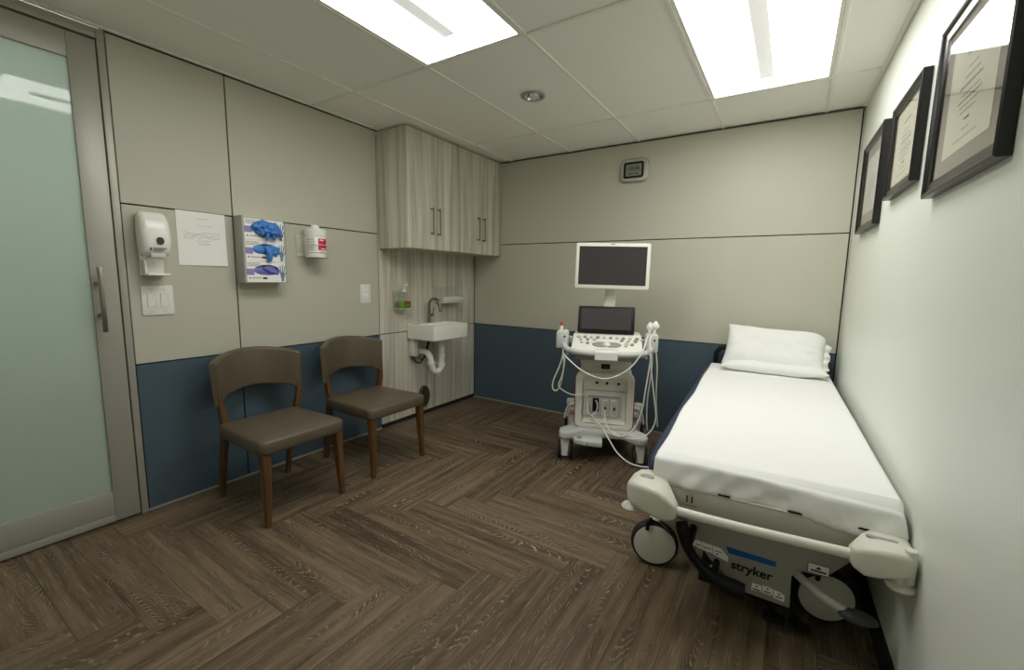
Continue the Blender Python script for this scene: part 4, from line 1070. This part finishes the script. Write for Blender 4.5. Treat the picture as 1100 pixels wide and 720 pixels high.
# probes with their cables: things held by the machine
def uthing(name, label, cat, u, v, z, group=None):
    c, s = math.cos(UR), math.sin(UR); return thing(name, label, cat, (UO[0] + u * c - v * s, UO[1] + u * s + v * c, z), UR, group)
def probe(u, v, z, label, tip, cable, r=.0047, tipm='wplastic', head=1.0):
    t = uthing('ultrasound_probe', label, 'ultrasound probe', u, v, z, 'ultrasound probes and cables')
    mb = MB(); mb.lathe([(0, -.05), (.007, -.05), (.010, -.02), (.012, .006), (.019 * head, .014), (.023 * head, .026), (.021 * head, .038), (.013 * head, .046), (.009, .058), (0, .062)], (0, 0, 0), tip, tipm, 20, (1, .75)); mb.build('handle', t)
    mb = MB(); mb.tube([(a - u, b - v, c - z) for a, b, c in cable], r, 'usbody', 8, 8); mb.build('cable', t)
    return t
probe(.276, .048, .925, 'white probe standing in the bed-side holder, its cable sweeping across the console front', (.0, -.1, 1),
      [(.276, .044, .876), (.262, -.02, .90), (.245, -.10, .88), (.215, -.16, .80), (.13, -.17, .69), (.0, -.17, .630), (-.13, -.17, .665), (-.235, -.14, .735), (-.285, -.05, .77), (-.29, .04, .80)])
probe(.306, .048, .932, 'white wide probe in the bed-side holder, its long cable looping down to the base', (.12, .0, 1),
      [(.306, .044, .88), (.285, -.02, .90), (.268, -.10, .86), (.285, -.09, .70), (.318, -.07, .50), (.335, -.07, .36), (.300, -.08, .27), (.22, -.08, .216), (.13, -.06, .217), (.06, .03, .222)], .0045, 'wplastic', 1.25)
for k, (lab, P) in enumerate((
    ('white cable hanging from the bed-side holder and curling back over the base', [(.292, .02, .80), (.282, -.03, .72), (.262, -.05, .54), (.245, -.06, .40), (.20, -.07, .28), (.12, -.07, .222), (.03, .0, .220)]),
    ('white cable dropping straight down behind the base on the bed side', [(.300, .05, .80), (.303, .06, .66), (.29, .08, .45), (.295, .10, .30), (.305, .12, .22)]),
    ('outermost white cable hanging down beside the bed', [(.322, .05, .80), (.338, .06, .68), (.345, .08, .50), (.36, .12, .36), (.375, .15, .24)]),
    ('white cable hanging in two loops from the holder on the sink side', [(-.300, .04, .80), (-.292, .0, .74), (-.312, -.01, .66), (-.350, -.01, .56), (-.352, -.01, .50), (-.322, -.01, .492), (-.295, -.01, .55), (-.282, -.01, .66), (-.286, .0, .74), (-.276, .0, .70), (-.29, -.02, .60), (-.312, -.02, .53), (-.28, .0, .49), (-.22, .04, .455), (-.15, .07, .45), (-.11, .085, .44)]),
    ('white cable running from a front port across the base towards the bed', [(-.115, .085, .40), (-.105, .03, .345), (-.06, .02, .30), (.0, -.03, .25), (.05, -.09, .19), (.10, -.13, .13), (.17, -.16, .085), (.24, -.17, .07), (.30, -.165, .066), (.35, -.14, .04), (.39, -.10, .010), (.46, -.02, .006)]),
    ('short white cable loop hanging below a front port', [(-.118, .09, .38), (-.11, .07, .33), (-.08, .065, .31), (-.05, .075, .34), (-.045, .085, .385), (-.058, .102, .41)]),
    ('white cable running from the middle front port down onto the base', [(.010, .09, .35), (.012, .06, .31), (.025, .02, .27), (.05, -.01, .235), (.09, -.035, .2145)]))):
    t = uthing('ultrasound_cable', lab, 'cable', *P[0], 'ultrasound probes and cables')
    mb = MB(); mb.tube([tuple(a - b for a, b in zip(p, P[0])) for p in P], .0047, 'usbody', 8, 8); o = mb.build('cable_sheath', t)
t = uthing('gel_bottle', 'small white bottle with a red cap in the holder on the sink side', 'bottle', -.312, .048, .9075)
mb = MB(); mb.lathe([(0, 0), (.011, 0), (.012, .002), (.012, .028), (.008, .033), (0, .034)], (0, 0, 0), (0, 0, 1), 'wplastic', 18); mb.build('tube', t)
mb = MB(); mb.lathe([(0, .0342), (.010, .0342), (.010, .05), (.006, .058), (0, .06)], (0, 0, 0), (0, 0, 1), 'red', 18); mb.build('cap', t)

# ------------------------------------------------------------------ camera, world, output look
cam = bpy.data.cameras.new('camera'); co = bpy.data.objects.new('camera', cam); C.objects.link(co)
r_ = Vector((0.84134924, 0.5402285, 0.01687056)); u_ = Vector((-0.08307676, 0.09841485, 0.9916717)); f_ = Vector((-0.534069, 0.83574379, -0.12768169))
mw = Matrix((( r_.x, u_.x, -f_.x, 2.77654727), (r_.y, u_.y, -f_.y, -3.6072582), (r_.z, u_.z, -f_.z, 1.25344107), (0, 0, 0, 1)))
co.matrix_world = mw
cam.sensor_fit = 'HORIZONTAL'; cam.sensor_width = 36; cam.lens = 466.2693 / 1100 * 36; cam.clip_start = .02
S = bpy.context.scene; S.camera = co
wd = bpy.data.worlds.new('world'); S.world = wd; wd.use_nodes = True
wd.node_tree.nodes['Background'].inputs[0].default_value = (.9, .95, 1, 1); wd.node_tree.nodes['Background'].inputs[1].default_value = .05
S.view_settings.view_transform = 'Standard'; S.view_settings.look = 'None'; S.view_settings.gamma = 1; S.view_settings.use_curve_mapping = False
S.view_settings.exposure = 0.13
S.cycles.max_bounces = 12; S.cycles.diffuse_bounces = 8; S.cycles.transparent_max_bounces = 16
